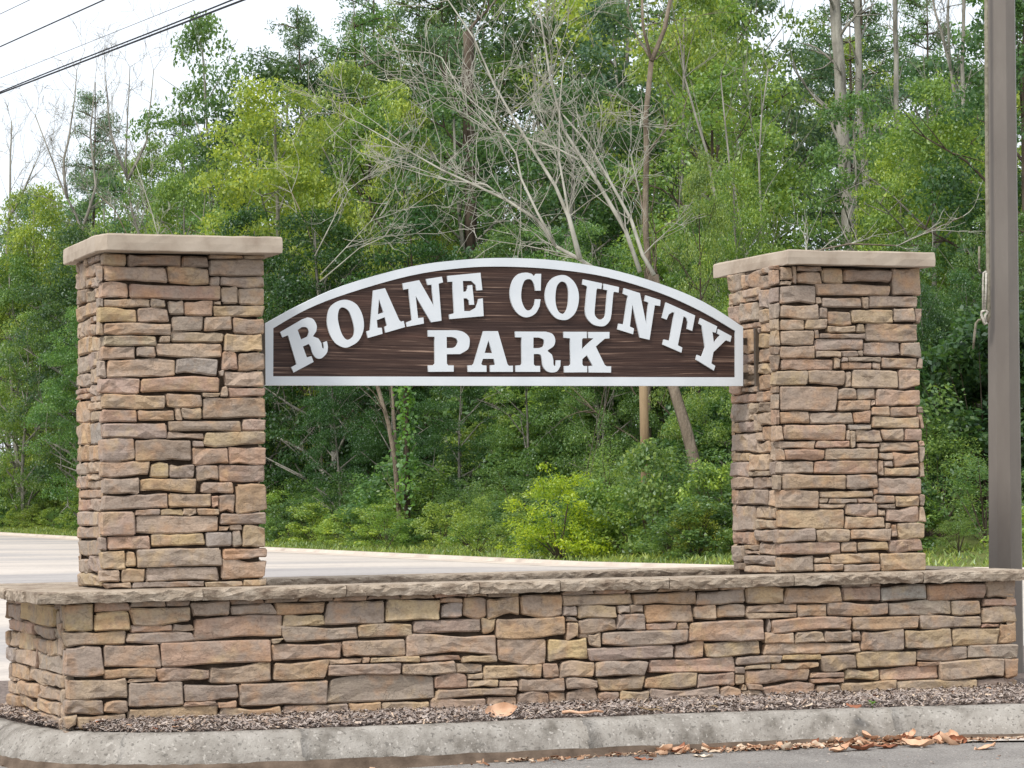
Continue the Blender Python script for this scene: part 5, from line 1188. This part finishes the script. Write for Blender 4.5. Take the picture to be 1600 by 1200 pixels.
fill_row(lambda p: edgeY(p) + 12, 115, lambda p: float(np.interp(p, [0, 420, 480, 700, 800, 1000, 1100, 1230, 1330, 1600], [400, 330, 300, 330, 380, 330, 300, 400, 420, 330])), [('b', 0), ('b', 2), ('b', 1)], [C_MID, C_DEEP, C_DEEP, C_DARK], 0.8, 'leafy understorey tree', 'understorey trees')
fill_row(lambda p: edgeY(p) + 8, 100, lambda p: float(np.interp(p, [0, 420, 700, 860, 1000, 1140, 1440, 1600], [470, 560, 560, 500, 540, 470, 440, 420])), [('b', 2), ('b', 0)], [C_DEEP, C_MID, C_DARK], 0.75, 'low young tree near the forest edge', 'young trees near the forest edge', skip=(965, 1110))

# shrubs along the forest edge
SHR = []
def row_shrubs(off, spacing, H0, H1, cols, label, group, wide=1.0):
    acc = 0.0
    for i in range(1, len(EDGE)):
        acc += (EDGE[i] - EDGE[i - 1]).length
        if acc < spacing: continue
        acc = 0.0
        p = EDGE[i] + edge_normal(i) * (off + rng.uniform(-0.35, 0.35) * off * 0.3)
        if p.y > 95 or p.y < 28: continue
        px = 800 + p.x / p.y * FOC
        if px < -80 or px > 1700: continue
        H = rng.uniform(H0, H1)
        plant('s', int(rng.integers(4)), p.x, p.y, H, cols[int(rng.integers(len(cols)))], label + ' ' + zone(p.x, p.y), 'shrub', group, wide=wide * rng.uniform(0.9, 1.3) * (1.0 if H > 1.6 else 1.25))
row_shrubs(1.9, 0.55, 0.45, 0.85, [C_MID, C_DEEP, C_DEEP, C_BRIGHT], 'low leafy plant at the grass verge', 'low plants behind the verge')
row_shrubs(2.8, 0.85, 0.9, 1.5, [C_MID, C_DEEP, C_DEEP], 'waist high leafy shrub', 'shrubs at the forest edge')
row_shrubs(4.2, 1.3, 1.5, 2.4, [C_MID, C_MID, C_DEEP], 'tall leafy shrub', 'tall shrubs at the forest edge')
row_shrubs(6.4, 1.8, 2.4, 3.6, [C_DEEP, C_MID, C_DARK], 'bush under the forest trees', 'bushes under the trees')
for (px, Y, H, ix, colr, wd, lab) in [
    (872, 38.9, 1.32, 4, lin(172, 198, 60), 1.1, 'bright yellow green feathery bush in the middle, below the sign'),
    (1012, 38.6, 1.75, 0, C_MID, 0.8, 'leafy shrub hiding the foot of the wooden utility pole'),
    (925, 39.4, 1.1, 2, C_MID, 0.9, 'mid green bush just right of the bright yellow green one'),
    (740, 42.4, 0.9, 1, C_BRIGHT, 1.1, 'fresh green bush left of the bright yellow green one'),
    (1085, 36.9, 0.8, 3, lin(150, 160, 66), 1.2, 'olive and reddish low bush at the foot of the right pillar'),
    (1120, 37.9, 1.4, 0, C_BRIGHT, 0.8, 'lime green upright bush against the right pillar'),
    (600, 46.2, 0.8, 3, lin(118, 150, 66), 1.4, 'fine leaved grassy bush left of centre behind the verge'),
    (355, 52, 0.9, 1, C_BRIGHT, 1.0, 'light green bush behind the left pillar')]:
    plant('s', ix, colx(px, Y), Y, H, colr, lab, 'shrub', wide=wd)

# leaf mass deep between the trunks
r = np.random.default_rng(400); n = 130000
ii = r.integers(3, len(EDGE) - 3, n); off = r.uniform(8.5, 24, n)
E_ = np.array([(p.x, p.y) for p in EDGE]); NN = np.array([tuple(edge_normal(i))[:2] for i in range(len(EDGE))])
P = E_[ii] + NN[ii] * off[:, None] + r.normal(0, 0.6, (n, 2))
pxs = 800 + P[:, 0] / P[:, 1] * FOC
keep = (P[:, 1] > 34) & (P[:, 1] < 120) & (pxs > -300) & (pxs < 1900)
P = P[keep]; zt = r.uniform(0, 1, len(P)) ** 1.2 * 5.0
zt *= 0.6 + 0.5 * np.sin(P[:, 0] * 1.1) * np.sin(P[:, 1] * 0.7)
C3 = np.stack([P[:, 0], P[:, 1], hgt(P[:, 0], P[:, 1]) + zt], 1)
nrm = r.normal(0, 0.7, C3.shape); nrm[:, 2] += 0.8; nrm[:, 1] -= 0.4
V, F = leaves_np(C3, nrm, 0.17, r, 0.7)
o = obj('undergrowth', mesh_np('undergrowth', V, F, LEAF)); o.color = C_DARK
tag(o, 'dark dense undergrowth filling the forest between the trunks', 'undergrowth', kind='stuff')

# grass verge
r = np.random.default_rng(401); n = 70000
ii = r.integers(1, len(EDGE) - 2, n); off = r.uniform(0.2, 2.6, n); tt = r.uniform(0, 1, n)
P = E_[ii] * (1 - tt)[:, None] + E_[np.minimum(ii + 1, len(EDGE) - 1)] * tt[:, None] + NN[ii] * off[:, None]
pxs = 800 + P[:, 0] / P[:, 1] * FOC
keep = (P[:, 1] > 28) & (P[:, 1] < 110) & (pxs > -150) & (pxs < 1750); P = P[keep]; n = len(P)
zb = hgt(P[:, 0], P[:, 1]); az = r.uniform(0, 6.28, n); hh = r.uniform(0.03, 0.09, n); wv = 0.014
base = np.stack([P[:, 0], P[:, 1], zb - 0.02], 1); sd_ = np.stack([np.cos(az), np.sin(az), np.zeros(n)], 1) * wv
lean = np.stack([r.normal(0, 0.04, n), r.normal(0, 0.04, n), hh], 1)
V = np.stack([base - sd_, base + sd_, base + lean * 0.6 + sd_ * 0.7, base + lean], 1).reshape(-1, 3)
F = (np.arange(n) * 4)[:, None] + np.array([0, 1, 2, 3])
o = obj('grass', mesh_np('grass', V, F, GRASS)); o.color = lin(138, 156, 82)
tag(o, 'short grass verge between the far kerb and the forest edge', 'grass', kind='stuff')

# ------------------------------------------------------------------ bare limbs and trunks
def limb_tree(name, limbs, label, mat, sd, twig=1.0, cat='bare tree', levels=2, tl=1.1, group=None, leafy=None):
    """limbs: list of (polyline px,py ; Y ; r0 ; r1 ; twigs per metre)"""
    r = np.random.default_rng(sd)
    first = limbs[0]; b0 = at(first[0][0][0], first[0][0][1], first[1])
    g = float(hgt(b0.x, b0.y)); base = Vector((b0.x, b0.y, g))
    t = tag(empty(name, base), label, cat, group)
    for li, (pl, Y, r0, r1, tw) in enumerate(limbs):
        mb = MB(); mt_ = MB()
        pts_ = [at(px, py, Y + 0.12 * k) - base for k, (px, py) in enumerate(pl)]
        if li == 0 and pts_[0].z > 0.1: pts_ = [Vector((pts_[0].x * 1.0, pts_[0].y, -0.1))] + pts_
        fine = []
        for a, b2 in zip(pts_[:-1], pts_[1:]):
            m_ = max(1, int((b2 - a).length / 0.5))
            for i in range(m_): fine.append(a.lerp(b2, i / m_) + Vector(r.normal(0, 0.018, 3)) * (1 if (len(fine)) else 0))
        fine.append(pts_[-1]); k = len(fine)
        if li and mat is DEADWOOD: r0 *= 0.68; r1 *= 0.6
        rad = [r0 + (r1 - r0) * i / max(1, k - 1) for i in range(k)]
        mb.tube(fine, rad, 7)
        o = obj('trunk' if li == 0 else 'limb', mb.mesh('limb', BARK_MID if (li == 0 and mat is DEADWOOD) else mat, True), t)
        if tw <= 0: continue
        def grow(p, d, L_, rad_, lev):
            n_ = 4; q = [p]; dd = d.copy()
            for i in range(n_):
                dd = (dd + Vector(r.normal(0, 0.16, 3)) + Vector((0, 0, 0.05))).normalized(); q.append(q[-1] + dd * L_ / n_)
            mt_.tube(q, [max(0.0035, rad_ * (1 - 0.2 * i)) for i in range(n_ + 1)], 4, cap=False)
            if lev > 0:
                for j in range(int(r.integers(3, 6))):
                    s_ = q[int(r.integers(1, n_ + 1))]; nd_ = (dd + Vector(r.normal(0, 0.55, 3))).normalized()
                    grow(s_, nd_, L_ * r.uniform(0.4, 0.7), rad_ * 0.5, lev - 1)
        for i in range(1, k):
            d0 = (fine[i] - fine[i - 1]); seg = d0.length
            if i < k * 0.12: continue
            for rep in range(2 if r.random() < 0.5 else 1):
                if r.random() > 1.5 * tw * seg: continue
                d1 = (d0.normalized() + Vector((r.normal(0, 0.75), r.normal(0, 0.5), r.normal(0.15, 0.45)))).normalized()
                grow(fine[i], d1, tl * r.uniform(0.5, 1.5), max(0.008, rad[i] * 0.38), levels)
        if mt_.v: obj('twigs', mt_.mesh('twigs', mat, True), o)['kind'] = 'stuff'
    return t
DT = 39.6
limb_tree('bare_tree', [
    ([(1092, 790), (1088, 740), (1070, 665), (1052, 600), (1038, 520), (1022, 430)], DT, 0.100, 0.07, 0),
    ([(1022, 430), (1006, 400), (985, 345), (958, 285), (918, 225), (880, 180)], DT, 0.05, 0.018, 2.2),
    ([(1000, 425), (975, 360), (930, 285), (905, 250), (880, 200), (858, 120), (845, 30), (838, -40)], DT, 0.05, 0.015, 2.2),
    ([(1038, 470), (960, 440), (905, 405), (868, 385), (835, 340), (790, 312), (745, 290), (690, 262), (640, 240), (575, 200)], DT, 0.05, 0.012, 2.4),
    ([(905, 405), (890, 340), (868, 292), (832, 235), (800, 180), (770, 125), (742, 60), (700, 0)], DT, 0.045, 0.014, 2.6),
    ([(908, 405), (885, 330), (876, 250), (874, 170), (880, 100)], DT, 0.035, 0.010, 2.0),
    ([(868, 385), (838, 330), (815, 280), (805, 240), (770, 190), (720, 140), (690, 90)], DT, 0.03, 0.010, 2.4),
    ([(905, 250), (870, 230), (820, 215), (770, 205), (730, 180)], DT, 0.022, 0.008, 2.0),
    ([(980, 350), (1000, 300), (985, 250), (1000, 200)], DT, 0.02, 0.008, 1.5),
    ([(790, 312), (760, 290), (700, 285), (650, 262)], DT, 0.016, 0.007, 1.5),
    ], 'big dead tree, pale fanned limbs above the sign and leaning trunk below', DEADWOOD, 501, levels=2, tl=1.15)
limb_tree('forked_tree', [
    ([(1012, 640), (1014, 420), (1008, 300), (1008, 180), (1018, 95)], 46.5, 0.072, 0.045, 0.6),
    ([(1018, 95), (1006, 40), (1002, -40)], 46.5, 0.03, 0.02, 0.8),
    ([(1018, 95), (1040, 45), (1055, -40)], 46.5, 0.045, 0.03, 0.8)],
    'grey forked trunk rising behind the middle right of the sign', BARK_MID, 502, cat='tree', levels=1)
limb_tree('bare_tree', [
    ([(150, 420), (128, 360), (105, 310), (82, 255), (55, 180)], 78, 0.09, 0.015, 1.4),
    ([(105, 310), (100, 250), (112, 190), (120, 110)], 78, 0.05, 0.012, 1.4),
    ([(128, 360), (150, 290), (140, 210), (148, 130)], 78, 0.05, 0.012, 1.2)], 'bare grey tree fanning against the sky, upper left', BARK_GREY, 503, tl=1.0)
limb_tree('bare_tree', [
    ([(232, 420), (205, 330), (196, 250), (200, 180), (203, 105)], 80, 0.09, 0.012, 1.5),
    ([(200, 280), (228, 220), (236, 160), (240, 110)], 80, 0.05, 0.012, 1.2),
    ([(200, 280), (172, 210), (164, 115)], 80, 0.05, 0.012, 1.2)], 'second bare tree of the upper left, right of the fanning one', BARK_GREY, 504, tl=1.0)
limb_tree('bare_tree', [
    ([(12, 460), (14, 330), (18, 190)], 82, 0.10, 0.02, 2.0),
    ([(14, 340), (40, 290), (62, 240)], 82, 0.05, 0.012, 1.5)], 'grey bare tree cut by the left edge of the picture', BARK_GREY, 505, tl=1.1)
limb_tree('tall_trunk', [([(1334, 480), (1322, 300), (1314, 150), (1304, 20), (1298, -90)], 58, 0.165, 0.11, 0.5)], 'tallest and thickest grey trunk above the right pillar cap', BARK_GREY, 506, cat='tree', levels=1)
limb_tree('tall_trunk', [([(1362, 480), (1354, 300), (1342, 150), (1338, -60)], 61, 0.10, 0.07, 0.8)], 'slender grey trunk just right of the thickest one', BARK_GREY, 507, cat='tree', levels=1)
limb_tree('tall_trunk', [([(1406, 480), (1402, 300), (1400, 90), (1398, -60)], 60, 0.08, 0.05, 0.8)], 'thin grey trunk between the slender one and the metal pole', BARK_GREY, 508, cat='tree', levels=1)
limb_tree('bare_tree', [([(1512, 480), (1505, 250), (1485, 110), (1462, 20), (1450, -40)], 55, 0.09, 0.02, 1.0), ([(1485, 110), (1482, 40), (1480, -40)], 55, 0.03, 0.015, 1.0), ([(1505, 250), (1504, 100), (1503, -40)], 55, 0.05, 0.03, 0.6)], 'bare topped tree against the sky left of the metal pole', BARK_GREY, 509)
limb_tree('slender_tree', [([(1140, 480), (1135, 400), (1122, 320), (1108, 235), (1085, 180), (1070, 120), (1062, 60)], 47.5, 0.06, 0.012, 1.2)], 'slender grey trunk left of the right pillar cap, the left of three', BARK_GREY, 510, cat='tree', levels=1)
limb_tree('slender_tree', [([(1176, 480), (1168, 400), (1152, 320), (1144, 262), (1132, 190), (1126, 120)], 47.5, 0.055, 0.010, 1.2)], 'slender grey trunk left of the right pillar cap, the middle of three', BARK_GREY, 511, cat='tree', levels=1)
limb_tree('slender_tree', [([(1197, 480), (1195, 400), (1188, 320), (1186, 255), (1190, 180), (1200, 110)], 47.5, 0.05, 0.010, 1.2)], 'slender grey trunk left of the right pillar cap, the right of three', BARK_GREY, 512, cat='tree', levels=1)
limb_tree('slender_tree', [([(624, 800), (618, 720), (606, 660), (590, 605), (560, 520)], 47.6, 0.045, 0.03, 0.3)], 'thin grey trunk seen under the left half of the sign, the more leaning of two', BARK_MID, 513, cat='tree', levels=1)
limb_tree('slender_tree', [([(621, 790), (618, 700), (614, 600), (610, 500)], 47.8, 0.03, 0.02, 0.3)], 'thin upright trunk under the left half of the sign, beside the leaning one', BARK_MID, 514, cat='tree', levels=1)
limb_tree('dark_trunk', [([(740, 800), (738, 600), (735, 400), (733, 200), (731, 50)], 60, 0.17, 0.12, 0.3)], 'thick dark trunk behind the dead limbs, left of the sign top', BARK_DARK, 515, cat='tree', levels=1)
limb_tree('bare_sapling', [([(500, 470), (492, 400), (478, 350), (455, 300)], 57, 0.03, 0.010, 1.6), ([(492, 400), (520, 340), (545, 300), (560, 285)], 52, 0.018, 0.008, 1.6), ([(500, 440), (560, 385), (600, 370), (650, 365)], 52, 0.018, 0.008, 1.6), ([(500, 430), (580, 345), (640, 325)], 52, 0.016, 0.007, 1.6)], 'pale leafless sapling right of the left pillar cap', DEADWOOD, 517)
# sapling with dead limb over the right cap
limb_tree('bare_sapling', [([(1245, 480), (1248, 420), (1262, 392), (1330, 382), (1400, 385), (1450, 360), (1505, 338)], 43, 0.03, 0.008, 1.2), ([(1400, 385), (1440, 366), (1470, 346)], 43.2, 0.012, 0.006, 1.0)], 'leafless stem bent level just above the right pillar cap', DEADWOOD, 518, levels=1, tl=0.7)
limb_tree('bare_sapling', [([(232, 450), (205, 380), (180, 330), (150, 300)], 66, 0.03, 0.010, 1.6), ([(262, 450), (248, 370), (228, 300), (210, 250)], 66, 0.03, 0.010, 1.6)], 'pale bare stems just above the left pillar cap', DEADWOOD, 519)

# ivy on the thin trunks under the sign
r = np.random.default_rng(600)
pA, pB = at(636, 790, 47.3), at(633, 560, 47.3)
n = 1000; t_ = r.uniform(0, 1, n)
C3 = np.array(pA)[None, :] * (1 - t_)[:, None] + np.array(pB)[None, :] * t_[:, None] + r.normal(0, 0.075, (n, 3)) - np.array([0, 0, 0])
nrm = r.normal(0, 0.5, (n, 3)); nrm[:, 1] -= 0.8; nrm[:, 2] += 0.4
root_ = tag(empty('ivy_trunk', (pA.x, pA.y, float(hgt(pA.x, pA.y)))), 'narrow trunk wrapped in bright ivy, below the left half of the sign', 'tree')
mb = MB(); mb.tube([(0, 0, -0.1), (0, 0, pB.z - root_.location.z + 1.5)], [0.06, 0.04], 7)
obj('trunk', mb.mesh('trunk', BARK_DARK, True), root_)
V, F = leaves_np(C3 - np.array(root_.location), nrm, 0.075, r, 0.8)
o = obj('ivy', mesh_np('ivy', V, F, LEAF), root_); o.color = lin(98, 138, 58)

# utility pole with guy wires
UY = 40.2
p0 = at(1009, 720, UY); g = float(hgt(p0.x, UY)); bx_ = at(1008, 480, UY)
up_ = tag(empty('utility_pole', (p0.x, UY, g)), 'tan wooden utility pole seen below the sign among the leaves', 'utility pole')
mb = MB(); mb.tube([(0, 0, -0.3), (-0.01, 0, 1.5), (-0.03, 0, bx_.z - g)], [0.072, 0.066, 0.058], 12)
obj('shaft', mb.mesh('shaft', POLEWOOD, True), up_)
mb = MB(); hz_ = bx_.z - g; mb.box(-0.075, 0.015, -0.075, 0.075, hz_ - 0.35, hz_ - 0.30); obj('band', mb.mesh('band', GALV), up_)
for k, (a_, b3) in enumerate((((950, 600), (921, 715)), ((957, 600), (928, 715)))):
    A_ = at(*b3, UY - 0.4); B_ = at(a_[0] + 14, 520, UY - 0.1)
    dd = (A_ - B_).normalized(); E2 = A_ + dd * 0.8
    mb = MB(); mb.tube([Vector((-0.03, 0, hz_ - 0.3)), B_ - up_.location, E2 - up_.location], [0.0045] * 3, 5)
    obj('guy_wire', mb.mesh('guy_wire', BRACKET), up_)
